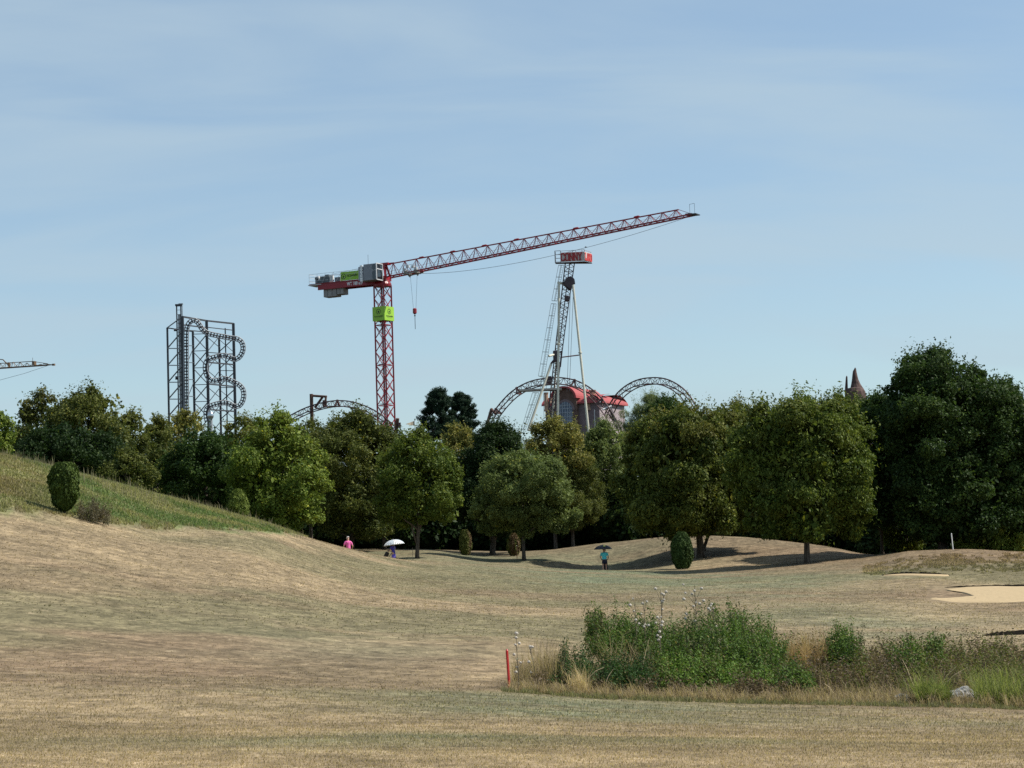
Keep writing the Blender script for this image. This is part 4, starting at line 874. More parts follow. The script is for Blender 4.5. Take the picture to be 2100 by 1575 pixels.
def trolley(px, D, label, bagcol, heading, lab2):
    g = onground(px, D); R_ = Matrix.Rotation(heading, 3, 'Z'); P_ = lambda x, y, z: g + R_ @ Vector((x, y, z))
    root = empty('golf_trolley', g, label, 'golf trolley'); b = MB(); st = paint('trolley_frame', (.05, .05, .055), .4, .4)
    b.bar(P_(0, .25, .12), P_(0, -.45, 1.0), .04, 6); b.bar(P_(-.3, 0, .15), P_(.3, 0, .15), .03, 6); b.bar(P_(0, .25, .12), P_(0, .45, .12), .035, 6); b.build('frame', st, root)
    for s in (-1, 1):
        w = MB(); n = 14; pts = [P_(s * .3, .15 * math.cos(2 * math.pi * i / n), .15 + .15 * math.sin(2 * math.pi * i / n)) for i in range(n + 1)]; w.tube(pts, .022, 6)
        for i in range(0, n, 2): w.bar(P_(s * .3, 0, .15), pts[i], .014)
        w.build('wheel', paint('grey_rubber', (.32, .32, .32), .6), root)
    w = MB(); w.ball(P_(0, .45, .10), .10, 10, 6); w.build('wheel', paint('grey_rubber', (.32, .32, .32), .6), root)
    h = MB(); h.tube([P_(-.14, -.45, 1.0), P_(0, -.5, 1.02), P_(.14, -.45, 1.0)], .018, 6); h.build('handle', paint('black_plastic', (.02, .02, .02), .4), root)
    bag = empty('golf_bag', P_(0, .22, .2), lab2, 'golf bag'); b = MB(); lo, hi = P_(0, .30, .22), P_(0, -.12, .98)
    b.tube([lo, lo.lerp(hi, .1), lo.lerp(hi, .5), lo.lerp(hi, .92), hi], [.10, .13, .14, .135, .12], 10); b.build('bag_body', bagcol, bag)
    b = MB(); b.box(P_(0, .22, .52), R_ @ Vector((.09, 0, 0)), R_ @ Vector((0, .06, 0)), (0, 0, .14)); b.build('pocket', bagcol, bag, bevel=.02)
    r = random.Random(px); ax = (hi - lo).normalized()
    for i in range(6):
        c = MB(); s = hi + Vector((r.uniform(-.07, .07), r.uniform(-.07, .07), 0)); e = s + ax * r.uniform(.12, .28); c.bar(s - ax * .3, e, .012, 5); c.ball(e, .035, 7, 5); c.build('golf_club', paint('club_metal', (.35, .35, .37), .35, .7) if i % 2 else bagcol, bag)
PINK = paint('pink_shirt', (.78, .14, .40), .8); person('person in pink polo shirt and white cap, back turned, behind the crest', 716, 136.8, 1.64, math.radians(12), PINK, paint('dark_shorts', (.03, .03, .05), .8), WHT, ((.27, .12, .95), (-.27, .10, .98)), build=1.12)
PURP = paint('blue_violet_top', (.055, .045, .36), .8)
pr, _ = person('person in dark blue sleeveless top and violet skirt under the white umbrella', 809, 141.3, 1.68, math.radians(55), PURP, paint('violet_skirt', (.13, .10, .55), .8), None, ((.16, .26, 1.12), (-.1, .34, 1.08)), hair=paint('dark_hair', (.03, .02, .015), .6), skirt=True)
TURQ = paint('turquoise_shirt', (.09, .60, .64), .8)
person('person in turquoise shirt and dark shorts pushing a trolley under the dark umbrella', 1241, 153.3, 1.70, math.radians(-6), TURQ, paint('navy_shorts', (.012, .014, .04), .8), WHT, ((.24, .30, 1.0), (-.24, .28, 1.0)), lean=.12, build=1.22)
gp = onground(812, 141.2)
umbrella('white golf umbrella held above the person in dark blue', gp + Vector((.02, .05, 1.08 - .36)) + Vector((0, 0, .08)), 1.34, .34, [WHT, paint('umbrella_shade', (.60, .66, .70), .6)], (-.12, 0))  # blue-grey panels paint the shade on the white cloth
gp = onground(1240, 153.4)
umbrella('dark golf umbrella with a small yellow mark above the person in turquoise', gp + Vector((-.03, .12, .93)), 1.27, .30, [paint('umbrella_black', (.028, .03, .04), .55), paint('umbrella_black', (.028, .03, .04), .55), paint('umbrella_black', (.028, .03, .04), .55), paint('umbrella_charcoal', (.09, .10, .12), .55)], (0, 0), (math.radians(102), paint('yellow_print', (.75, .70, .18), .6)))
trolley(793, 141.6, 'black golf trolley left of the person in dark blue', paint('bag_black', (.015, .015, .018), .6), math.radians(70), 'black golf bag on the trolley beside the white umbrella')
trolley(1243, 154.1, 'dark golf trolley in front of the person in turquoise', paint('bag_navy', (.02, .022, .035), .6), math.radians(-8), 'dark golf bag on the trolley pushed by the person in turquoise')

# ------------------------------------------------------------------ lettering
def text_obj(s, width, height, origin, xdir, mat, parent, name='lettering', bold=.0, up=Vector((0, 0, 1))):
    cu = bpy.data.curves.new('tmp', 'FONT'); cu.body = s; cu.offset = bold; cu.extrude = .0; cu.resolution_u = 3
    o = bpy.data.objects.new('tmp', cu); COL.objects.link(o); bpy.context.view_layer.update()
    me = bpy.data.meshes.new_from_object(o.evaluated_get(bpy.context.evaluated_depsgraph_get())); bpy.data.objects.remove(o)
    co = np.zeros(len(me.vertices) * 3, np.float32); me.vertices.foreach_get('co', co); co = co.reshape(-1, 3)
    mn_, mx_ = co.min(0), co.max(0); x = (co[:, 0] - mn_[0]) / (mx_[0] - mn_[0]) * width; y = (co[:, 1] - mn_[1]) / (mx_[1] - mn_[1]) * height
    xd = np.array(Vector(xdir).normalized()); ud = np.array(up); w_ = np.array(origin)[None] + x[:, None] * xd + y[:, None] * ud
    p = parent; m = Matrix.Identity(4); ch = []
    while p is not None: ch.append(p); p = p.parent
    for q_ in reversed(ch): m = m @ q_.matrix_basis
    inv = m.inverted(); w4_ = np.concatenate([w_, np.ones((len(w_), 1))], 1) @ np.array(inv).T
    me.vertices.foreach_set('co', w4_[:, :3].astype(np.float32).ravel()); me.update(); me.name = name
    return link(name, me, parent, mat)
def ring(b, c, xd, r0, r1, n=20, sy=1.0, a0=0, a1=2 * math.pi):
    xd = Vector(xd).normalized(); up = Vector((0, 0, 1))
    for i in range(n):
        t0 = a0 + (a1 - a0) * i / n; t1 = a0 + (a1 - a0) * (i + 1) / n; f = lambda r_, t: c + xd * r_ * math.cos(t) + up * r_ * sy * math.sin(t)
        b.quad(f(r0, t0), f(r1, t0), f(r1, t1), f(r0, t1))
BLK = paint('sign_black', (.012, .02, .010), .6)
def emblem(c, xd, r, parent):
    b = MB(); ring(b, c, xd, r * .80, r); ring(b, c - Vector((0, 0, r * .1)), xd, 0.02, r * .34, sy=1.25); b.build('emblem', BLK, parent)

# ------------------------------------------------------------------ red tower crane
CR = paint('crane_red', (.30, .010, .020), .42, var=.18, scale=.6); CRS = paint('crane_silver', (.36, .37, .40), .45, .3)
GREY = paint('crane_grey', (.24, .25, .27), .5, var=.08); CONC = paint('counterweight_concrete', (.30, .285, .27), .9, var=.2, scale=1.2)
LIME = paint('lime_sign', (.31, .56, .04), .5, var=.04); DK = paint('dark_machinery', (.035, .04, .05), .5); GL = paint('cab_glass', (.012, .018, .022), .08, spec=.8)
LG = paint('light_grey_metal', (.55, .56, .56), .5); CABL = paint('steel_cable', (.10, .10, .11), .5)
Dm = 340; jb = WV(784, 571, Dm); HZ = jb.z; MX, MY = jb.x, jb.y; GZm = float(gz(MX, MY))
# jib tip: same height as the jib foot
lo_, hi_ = 200.0, 340.0
for _ in range(60):
    md = (lo_ + hi_) / 2
    if WV(1421, 441, md).z > HZ: hi_ = md
    else: lo_ = md
tipp = WV(1421, 441, (lo_ + hi_) / 2); EX = Vector((.898, -.44, 0)).normalized(); EY = EX.cross(Vector((0, 0, 1))); EZ = Vector((0, 0, 1))
tv = ray(1421, 441); th_ = Vector((float(tv[0]), float(tv[1]), 0)); k_t = (MX * EX.y - MY * EX.x) / (th_.x * EX.y - th_.y * EX.x); JL = (th_ * k_t - Vector((MX, MY, 0))).length; JS = (float(tv[2]) * k_t - HZ) / JL
C0 = Vector((MX, MY, HZ)); J3 = lambda x, y, z: C0 + EX * x + EY * y + EZ * (z + max(0, x - 1.0) * JS * JL / (JL - 1))
crane = empty('tower_crane', (MX, MY, GZm), 'tall red tower crane with a long rising jib and lime green sign box', 'crane')
a35 = math.radians(35); m1 = Vector((math.cos(a35), -math.sin(a35), 0)); m2 = Vector((math.sin(a35), math.cos(a35), 0)); MC = Vector((MX, MY, 0))
corners = [m1 * a * .95 + m2 * b_ * .95 for a, b_ in ((-1, -1), (1, -1), (1, 1), (-1, 1))]
b = MB(); zt = HZ - 1.1
for c in corners: b = MB(); b.bar(MC + c + EZ * GZm, MC + c + EZ * zt, .24); b.build('mast_leg', CR, crane)
b = MB(); npn = int((zt - GZm) / 2.02); dz = (zt - GZm) / npn
for i in range(npn):
    z0 = GZm + i * dz; z1 = z0 + dz
    for q_ in range(4):
        A_, B_ = corners[q_], corners[(q_ + 1) % 4]
        b.bar(MC + A_ + EZ * z0, MC + B_ + EZ * z1, .085); b.bar(MC + B_ + EZ * z0, MC + A_ + EZ * z1, .085)
        if i % 3 == 0: b.bar(MC + A_ + EZ * z0, MC + B_ + EZ * z0, .10)
b.build('mast_bracing', CR, crane)
b = MB()
for s in (-.2, .2): b.bar(MC + m1 * s - m2 * .3 + EZ * GZm, MC + m1 * s - m2 * .3 + EZ * zt, .05)
for i in range(int((zt - GZm) / .6)): b.bar(MC - m1 * .2 - m2 * .3 + EZ * (GZm + i * .6), MC + m1 * .2 - m2 * .3 + EZ * (GZm + i * .6), .035)
for i in range(1, 6): zz = zt - i * 6.2; b.box(MC + EZ * zz, m1 * .7, m2 * .7, EZ * .04)
b.build('ladder', GREY, crane)
b = MB(); b.tube([MC + EZ * (zt - .2), MC + EZ * (zt + .15), MC + EZ * (zt + .7), MC + EZ * (zt + 1.15)], [1.38, 1.42, 1.15, 1.1], 16); b.build('slewing_ring', CR, crane)
# lime sign box round the mast
zb = WV(783, 644.5, Dm).z; b = MB(); hw_ = 1.17; hs = 1.10
for n_, t_ in ((m1, m2), (-m1, m2), (m2, m1), (-m2, m1)): b.box(MC + n_ * hw_ + EZ * zb, n_ * .02, t_ * (hw_ - .022 if n_ in (m2, -m2) else hw_ + .02), EZ * hs)
sg = b.build('sign_box', LIME, crane)
for n_, xd in ((-m2, m1), (m1, m2)):
    c = MC + n_ * (hw_ + .035) + EZ * (zb + .33); emblem(c, xd, .43, sg)
    text_obj('TSCHANEN', 1.75, .24, c - xd * .87 - EZ * .88, xd, BLK, sg, bold=.02)
    b = MB(); b.quad(c - xd * .6 - EZ * 1.02, c + xd * .6 - EZ * 1.02, c + xd * .6 - EZ * .985, c - xd * .6 - EZ * .985); b.build('fine_print', paint('faint_print', (.17, .32, .04), .6), sg)
# tower head
b = MB(); b.box(J3(-.2, 0, -.1), EX * 1.3, EY * .95, EZ * .35)
for s in (-1, 1):
    b.bar(J3(1.0, s * .8, .1), J3(.55, s * .35, 2.15), .3); b.bar(J3(-1.6, s * .8, .1), J3(.3, s * .35, 2.2), .22); b.bar(J3(.2, s * .8, .1), J3(.5, s * .35, 2.15), .2)
b.box(J3(.6, 0, 2.2), EX * .75, EY * .5, EZ * .16); b.bar(J3(1.2, 0, 2.2), J3(2.2, 0, 2.12), .22)
b.build('tower_head', CR, crane)
# jib
nb = 24; x0 = 1.0; bl = (JL - x0 - 1.6) / nb
def jh(x): return 2.12 - (2.12 - 1.22) * (x / JL)
for s in (-.72, .72): b = MB(); b.bar(J3(x0, s, .05), J3(JL, s, .05), .20); b.build('jib_bottom_chord', CR, crane)
b = MB(); b.bar(J3(x0 + .6, 0, jh(x0)), J3(JL - 2.2, 0, jh(JL)), .17)
for f_ in (.135, .24, .345, .45, .64, .83): x = f_ * JL; b.tube([J3(x - .55, 0, jh(x) + .02), J3(x - .3, 0, jh(x) + .08), J3(x + .3, 0, jh(x) + .08), J3(x + .55, 0, jh(x) + .02)], [.05, .17, .17, .05], 6)
b.build('jib_top_chord', CR, crane)
b = MB(); b2 = MB()
for i in range(nb):
    xa = x0 + i * bl; xm = xa + bl * .5; xb = xa + bl; t_ = jh(xm)
    for s in (-.72, .72):
        b.bar(J3(xa, s, .05), J3(xm, 0, t_), .075); b.bar(J3(xm, 0, t_), J3(xb, s, .05), .075)
        b.bar(J3(xm, s, .05), J3(xm, 0, t_), .04)
    b.bar(J3(xa, -.72, .05), J3(xa, .72, .05), .07); b.bar(J3(xa, -.72, .05), J3(xb, .72, .05), .06)
b.bar(J3(JL - 2.2, 0, jh(JL)), J3(JL, 0, .1), .07)
b.build('jib_bracing', CR, crane)
b = MB(); b.bar(J3(x0, 0, .95), J3(JL - 2, 0, .75), .035); b.bar(J3(x0, .2, .5), J3(JL - 2, .2, .5), .03); b.build('jib_lifeline', LG, crane)
b = MB(); b.box(J3(JL + .2, 0, .02), EX * .6, EY * .85, EZ * .07); b.box(J3(JL - .6, 0, .2), EX * .5, EY * .3, EZ * .14)
for s in (.8,): b.bar(J3(JL - .15, s, .1), J3(JL - .15, s, 1.5), .04); b.bar(J3(JL + .6, s, .1), J3(JL + .6, s, 1.5), .04); b.bar(J3(JL - .15, s, 1.5), J3(JL + .6, s, 1.5), .04); None
b.build('jib_tip_platform', DK, crane)
# slack cable below the jib
b = MB(); pts = []
for i in range(31):
    t = i / 30; x = 6.4 + t * (JL - 7.4); pts.append(J3(x, .3, -.25 - 2.6 * 4 * (t ** .85) * (1 - t ** .85) * .62))
b.tube(pts, .028, 4); b.build('hoist_rope', CABL, crane)
# trolley, ropes, hook
xt = 5.6
b = MB()
for s in (-.85, .85):
    b.bar(J3(xt - 1.3, s, -.12), J3(xt + 1.3, s, -.12), .2); b.box(J3(xt - .9, s, .15), EX * .28, EY * .1, EZ * .28); b.box(J3(xt + .9, s, .15), EX * .28, EY * .1, EZ * .28)
b.bar(J3(xt - .8, -.85, -.15), J3(xt - .8, .85, -.15), .3, 8); b.bar(J3(xt + .7, -.85, -.15), J3(xt + .7, .85, -.15), .3, 8)
for s in (-.7, .7): b.tube([J3(xt + s - .3, 0, -.15), J3(xt + s, 0, -.55), J3(xt + s + .3, 0, -.15)], .12, 6)
b.build('jib_trolley', paint('trolley_grey', (.30, .29, .26), .6, var=.3), crane)
b = MB()
for (dx, dy, dz) in ((-1, 1.1, .45), (-.4, 1.1, .9), (.5, 1.1, .7), (1.0, 1.1, .35)): b.box(J3(xt + dx, dy, dz), EX * .22, EY * .15, EZ * .2)
b.bar(J3(xt - 1.3, 1.1, 1.15), J3(xt + 1.1, 1.1, 1.05), .05); b.bar(J3(xt - 1.3, 1.1, 0), J3(xt - 1.3, 1.1, 1.15), .05); b.bar(J3(xt + 1.1, 1.1, 0), J3(xt + 1.1, 1.1, 1.05), .05); b.build('trolley_basket', LG, crane)
hc = J3(xt, 0, 0); hz = WV(854.5, 638, math.hypot(hc.x, hc.y)).z; b = MB()
for s in (-1, 1): b.bar(Vector((hc.x, hc.y, hc.z - .3)) + EX * s * .62, Vector((hc.x, hc.y, hz + .4)) + EX * s * .22, .035)
b.build('hook_rope', CABL, crane)
b = MB(); hb = Vector((hc.x, hc.y, hz)); b.tube([hb + EZ * .45, hb + EZ * .35, hb - EZ * .3, hb - EZ * .48], [.2, .31, .31, .12], 8); blk = b.build('hook_block', CR, crane)
b = MB(); b.tube([hb - EZ * .48, hb - EZ * .8], .05, 6); b.ball(hb - EZ * .7, .13, 8, 6); b.bar(hb - EZ * .8, hb - EZ * 2.8, .08); b.build('hook', DK, blk)
# cab
b = MB(); b.box(J3(-.45, 2.1, .72), EX * 1.13, EY * .98, EZ * 1.28); cab = b.build('cab', GREY, crane, bevel=.06)
b = MB(); b.box(J3(.71, 2.1, 1.60), EX * .02, EY * .9, EZ * .34); b.box(J3(.71, 2.1, .36), EX * .02, EY * .9, EZ * .72)
for z0_, z1_ in ((1.02, 1.92), (-.45, .86)): b.quad(*[J3(x, 3.125, z) for x, z in ((.0, z0_ + .15), (.15, z0_), (.64, z0_), (.64, z1_), (.2, z1_), (.0, z1_ - .25))])
b.build('window', GL, cab)
b = MB()
for z in (2.02, 1.16, -.5): b.box(J3(.735, 2.1, z), EX * .03, EY * 1.0, EZ * .07)
for y in (1.14, 3.06): b.box(J3(.735, y, .72), EX * .03, EY * .07, EZ * 1.3)
b.bar(J3(.67, 3.13, -.5), J3(.67, 3.13, 2.0), .08); b.bar(J3(-.03, 3.14, .94), J3(.66, 3.14, .94), .06)
b.build('window_frame', LG, cab)
b = MB()
for z in (1.7, 1.25, .8, .25, -.2, -.5): b.box(J3(-1.95, 3.1, z), EX * .2, EY * .12, EZ * .17)
b.box(J3(-1.9, 3.12, 1.0), EX * .08, EY * .1, EZ * .8); b.build('cab_fittings', paint('white_metal', (.8, .8, .78), .4), cab)
b = MB(); b.box(J3(-2.1, 2.1, .6), EX * .46, EY * .9, EZ * 1.1); b.build('switch_cabinet', paint('cabinet_grey', (.30, .32, .36), .5), crane, bevel=.04)
b = MB(); b.bar(J3(-1.2, 2.2, 1.9), J3(-1.2, 2.2, 3.6), .05); b.build('antenna', GREY, crane)
# counter jib
CL = 12.6
b = MB()
for s in (-1.0, 1.0): b.box(J3(-(CL - 1.8) / 2 - .5, s, -.48), EX * (CL - 2.2) / 2, EY * .12, EZ * .5)
for i in range(5): b.box(J3(-2 - i * 2.1, 0, -.5), EX * .1, EY * .88, EZ * .2)
b.box(J3(-CL / 2 - .6, 0, .03), EX * (CL / 2 - .6), EY * 1.25, EZ * .03); gd = b.build('counter_jib', CR, crane)
text_obj('WT 188 e.tr', 2.9, .58, J3(-5.75, 1.135, -.78), EX, paint('white_letter', (.85, .82, .82), .6), gd, bold=.035)
b = MB(); b.box(J3(-5.2, 1.18, .78), EX * 1.62, EY * .03, EZ * .68); sp = b.build('sign_panel', LIME, crane)
emblem(J3(-6.3, 1.23, .76), EX, .44, sp); text_obj('TSCHANEN', 2.0, .36, J3(-5.75, 1.23, .62), EX, BLK, sp, bold=.03)
b = MB()
for z in (.55, 1.1, 1.6):
    for s in (-1.2, 1.2): b.bar(J3(-CL, s, z), J3(-3, s, z), .04) if z > 1 else None
for i in range(7):
    for s in (-1.2, 1.2): b.bar(J3(-CL + i * 1.2, s, 0), J3(-CL + i * 1.5, s, 1.6), .04)
for z in (.5, 1.1, 1.6): b.bar(J3(-CL, -1.2, z), J3(-CL, 1.2, z), .045)
b.bar(J3(-CL, 1.2, .5), J3(-CL + 3.5, 1.2, .5), .04); b.box(J3(-CL + 1, 0, -.1), EX * 1.2, EY * 1.25, EZ * .06)
b.build('railing', LG, crane)
b = MB(); b.box(J3(-9.9, .3, .62), EX * .85, EY * .7, EZ * .5); b.bar(J3(-11.6, .9, .85), J3(-10.9, .9, 1.05), .55, 10); b.box(J3(-11.2, .2, .35), EX * .5, EY * .7, EZ * .33); b.box(J3(-9.7, .2, 1.2), EX * .35, EY * .4, EZ * .25); b.box(J3(-7.6, .4, .45), EX * .5, EY * .5, EZ * .36); b.build('winch', paint('winch_grey', (.10, .125, .14), .5, var=.3), crane, bevel=.05)
b = MB(); b.bar(J3(-11.0, 1.0, .95), J3(-10.8, 1.0, 1.0), .58, 12); b.box(J3(-8.6, .9, .7), EX * .3, EY * .2, EZ * .45); b.build('winch_fittings', LG, crane)
for i in range(3):
    b = MB(); b.box(J3(-9.9 + i * .8, 0, -1.56), EX * .37, EY * .8, EZ * .60); b.build('counterweight', CONC, crane, bevel=.05)
for i in range(2):
    b = MB(); b.box(J3(-7.55 + i * .62, 0, -1.44), EX * .28, EY * .8, EZ * .48); b.build('counterweight', CONC, crane, bevel=.05)
b = MB(); b.bar(J3(-9.2, 0, 1.5), J3(-.2, 0, 2.3), .03); b.build('tie_rope', CABL, crane)

# ------------------------------------------------------------------ distant second crane (jib tip in frame)
Ds = 420; tp_ = WV(108, 748, Ds); bs_ = WV(-330, 757, Ds + 24); bs_.z = tp_.z; ex = (tp_ - bs_).normalized(); JL2 = (tp_ - bs_).length; ey = ex.cross(EZ)
OR = paint('rusty_yellow_paint', (.17, .10, .05), .5, var=.25)
c2 = empty('tower_crane', (bs_.x, bs_.y, float(gz(bs_.x, bs_.y))), 'far yellowish brown crane of which only the jib tip enters at the left', 'crane')
b = MB(); K2 = lambda x, y, z: tp_ - ex * x + ey * y + EZ * z
for i in range(30):
    xa = 1.8 + i * 1.45; h = min(1.05, .25 + i * .22)
    if xa > JL2 - 2: break
    for s in (-.5, .5): b.bar(K2(xa, s, 0), K2(xa + .72, 0, h), .07); b.bar(K2(xa + .72, 0, h), K2(xa + 1.45, s, 0), .07)
b.bar(K2(4.3, 0, .9), K2(JL2, 0, 1.05), .13); b.bar(K2(1.0, 0, .25), K2(4.3, 0, .9), .10); b.bar(K2(0, 0, 0), K2(2, 0, .3), .12)
for s in (-.5, .5): b.bar(K2(1.6, s, 0), K2(JL2, s, 0), .16); b.bar(K2(-.2, 0, 0), K2(1.6, s, 0), .12)
b.box(K2(-.2, 0, 0), ex * .25, ey * .2, EZ * .18); b.box(K2(3.9, 0, .55), ex * .25, ey * .4, EZ * .35); b.box(K2(9.2, 0, .5), ex * .12, ey * .3, EZ * .5)
b.bar(K2(4.2, 0, .9), K2(4.2, 0, 1.6), .06); b.bar(K2(10.5, 0, 1.6), K2(9.2, 0, .3), .16); b.bar(K2(12.5, 0, 1.9), K2(10.5, 0, 1.6), .16); b.build('jib', OR, c2)
b = MB(); b.tube([K2(1, 0, -.1), K2(6, 0, -1.3), K2(12, 0, -2.4), K2(20, 0, -3.0)], .03, 4); b.build('hoist_rope', CABL, c2)
b = MB(); zg = c2.location.z
for sx, sy in ((-.8, -.8), (.8, -.8), (.8, .8), (-.8, .8)): b.bar((bs_.x + sx, bs_.y + sy, zg), (bs_.x + sx, bs_.y + sy, bs_.z + .5), .2)
for i in range(int((bs_.z - zg) / 2)):
    for (p0, p1) in (((-.8, -.8), (.8, -.8)), ((.8, -.8), (.8, .8)), ((.8, .8), (-.8, .8)), ((-.8, .8), (-.8, -.8))): b.bar((bs_.x + p0[0], bs_.y + p0[1], zg + 2 * i), (bs_.x + p1[0], bs_.y + p1[1], zg + 2 * i + 2), .08)
b.build('mast', OR, c2)

# ------------------------------------------------------------------ truss tracks
DARKT = paint('track_brown', (.085, .040, .038), .5, var=.2)
def smooth_path(pts, step):
    P = np.array([tuple(p) for p in pts], float); d = np.concatenate([[0], np.cumsum(np.linalg.norm(np.diff(P, axis=0), axis=1))]); m = np.zeros_like(P)
    for i in range(len(P)): a = max(0, i - 1); c = min(len(P) - 1, i + 1); m[i] = (P[c] - P[a]) / max(1e-6, d[c] - d[a])
    n = max(2, int(round(d[-1] / step))); s = np.linspace(0, d[-1], n + 1); i = np.clip(np.searchsorted(d, s) - 1, 0, len(d) - 2); h = (d[i + 1] - d[i]); t = ((s - d[i]) / h)[:, None]; h = h[:, None]
    Q = P[i] * (1 + 2 * t) * (1 - t) ** 2 + m[i] * h * t * (1 - t) ** 2 + P[i + 1] * t * t * (3 - 2 * t) + m[i + 1] * h * t * t * (t - 1)
    return [Vector(q_) for q_ in Q]
def truss_track(label, outer, inner_off, D0, D1, mat=DARKT, step=.9, rail=.078, width=.55, name='coaster_track', joints=()):
    x0_, x1_ = outer[0][0], outer[-1][0]; Q = [WV(x, y, D0 + (D1 - D0) * (x - x0_) / (x1_ - x0_)) for x, y in outer]
    P = smooth_path(Q, step); n = len(P); root = empty(name, tuple(Vector((P[n // 2].x, P[n // 2].y, float(gz(P[n // 2].x, P[n // 2].y))))), label, 'coaster track', 'coaster track arches')
    sp, l, r_, = [], [], []
    for i in range(n):
        d = (P[min(n - 1, i + 1)] - P[max(0, i - 1)]).normalized(); side = Vector((d.y, -d.x, 0)); side = side.normalized() if side.length > .05 else Vector((0, -1, 0))
        if side.y > 0: side = -side
        nrm = d.cross(side); nrm = nrm if nrm.z < 0 or abs(nrm.z) < .02 else -nrm; nrm.normalize()
        if nrm.z > 0: nrm = -nrm
        off = inner_off
        sp.append(P[i]); l.append(P[i] + nrm * off + side * width); r_.append(P[i] + nrm * off - side * width)
    for q_ in (l, r_): b = MB(); b.tube(q_, rail, 6); b.build('rail', mat, root)
    b = MB(); b.tube(sp, rail * 1.2, 6); b.build('spine', mat, root)
    b = MB()
    for i in range(n - 1):
        for q_ in (l, r_): b.bar(sp[i] if i % 2 else q_[i], q_[i + 1] if i % 2 else sp[i + 1], .058)
        if i % 2 == 0: b.bar(l[i], r_[i], .08); b.bar(l[i], sp[i], .05); b.bar(r_[i], sp[i], .05)
    b.build('bracing', mat, root)
    if joints:
        b = MB()
        for f_ in joints: i = int(f_ * (n - 1)); c = (sp[i] + l[i] + r_[i]) / 3; d = (sp[min(n - 1, i + 1)] - sp[max(0, i - 1)]).normalized(); b.tube([sp[i] - d * .12, sp[i] + d * .12], rail * 2.2, 6); [b.bar(a_, c_, .2) for a_, c_ in ((sp[i], l[i]), (sp[i], r_[i]), (l[i], r_[i]))]
        b.build('joint_frame', mat, root)
    return root
truss_track('long low arch of brown coaster track left of and behind the crane mast', [(540, 888), (575, 866), (597, 851), (633, 834), (670, 824), (700, 821.5), (730, 826), (765, 840), (795, 861), (820, 885), (845, 912), (865, 935)], .80, 318, 300, joints=(.45,))
truss_track('middle arch of brown coaster track passing in front of the red roofed building', [(985, 895), (1004, 858), (1025, 828), (1052, 801), (1085, 783), (1120, 775.5), (1150, 774.5), (1180, 780), (1208, 794), (1230, 813), (1250, 838), (1266, 865), (1280, 895)], .88, 300, 286, joints=(.17, .3, .62, .8))
truss_track('right arch of brown coaster track above the pale willow', [(1240, 850), (1258, 816), (1278, 795), (1305, 780), (1335, 774.5), (1365, 777), (1392, 790), (1412, 808), (1427, 832), (1440, 860)], .85, 296, 284)
BRS = paint('rust_brown_steel', (.095, .045, .028), .65, var=.3, scale=.8)
def pole(b, x, y0, y1, D, w, n=10): 
    a = WV(x, y0, D); g_ = float(gz(a.x, a.y)); b.bar((a.x, a.y, g_), a, w, n)
g = WV(640, 808, 313); gt = empty('track_gantry', (g.x, g.y, float(gz(g.x, g.y))), 'brown steel gantry post with braced arm carrying the left track arch', 'support'); b = MB(); pole(b, 638.5, 808, 0, 313, .52)
b.build('post', BRS, gt); b = MB(); b.bar(WV(640, 811.5, 313), WV(670, 813.5, 312), .34, 8); b.bar(WV(646, 836, 313), WV(661, 815, 312.3), .36, 8); b.bar(WV(668.5, 812, 312), WV(667.5, 824, 312), .34, 6); b.box(WV(666, 828, 312), (.28, 0, 0), (0, .3, 0), (0, 0, .5)); b.build('arm', BRS, gt)
g = WV(812, 860, 302); gt = empty('track_support', (g.x, g.y, float(gz(g.x, g.y))), 'short slanting brown support post right of the crane mast', 'support'); b = MB(); b.bar(WV(815.5, 858, 302), WV(810, 905, 303), .5, 10); b.build('post', BRS, gt); b = MB(); b.box(WV(819, 872, 302), (.2, 0, 0), (0, .3, 0), (0, 0, .35)); b.build('clamp', DARKT, gt)
g = WV(1002, 850, 300); gt = empty('track_support', (g.x, g.y, float(gz(g.x, g.y))), 'bent brown support at the left foot of the middle arch', 'support'); b = MB(); b.bar(WV(996, 880, 300), WV(1008, 839, 300), .42, 8); b.build('post', BRS, gt); b = MB(); b.bar(WV(1007.5, 839, 300), WV(1017, 849, 299), .4, 8); b.build('arm', BRS, gt)
g = WV(1256, 850, 289); gt = empty('track_support', (g.x, g.y, float(gz(g.x, g.y))), 'dark support strut at the right foot of the middle arch', 'support'); b = MB(); b.bar(WV(1250, 833, 288), WV(1262, 866, 288), .42, 8); b.build('post', paint('dark_strut', (.06, .06, .065), .5), gt); b = MB(); b.bar(WV(1236, 840, 287.5), WV(1254, 833, 288), .28, 8); b.build('arm', LG, gt)

# ------------------------------------------------------------------ steel ride tower with serpentine track (left)
STL = paint('dark_grey_steel', (.05, .053, .06), .5, .0, var=.2); STG = paint('lift_grey', (.33, .35, .37), .45, .2, var=.12)
def Z(u, v): return 320 + u / 5.627, 600 + v / 5.627
rt = WV(400, 700, 306); ride = empty('ride_tower', (rt.x, rt.y, float(gz(rt.x, rt.y))), 'tall dark steel frame ride tower with a winding silver drop track', 'ride')
cols_ = {'A': (130, 405, 313, .26), 'C': (303, 275, 300, .40), 'D': (425, 450, 311.5, .30), 'E': (583, 318, 303, .36), 'F': (727, 520, 312, .28), 'G': (798, 410, 309, .16), 'H': (892, 355, 306, .36)}
def cpt(k, v):                      # point of a plumb column at image height v
    u, v0, D, w = cols_[k]; tpv = WV(*Z(u, v0), D); q_ = WV(*Z(u, v), D); return Vector((tpv.x, tpv.y, q_.z))
for k, (u, v0, D, w) in cols_.items():
    b = MB(); t = cpt(k, v0); b.bar((t.x, t.y, float(gz(t.x, t.y))), t, w); b.build('column', STL, ride)
b = MB()
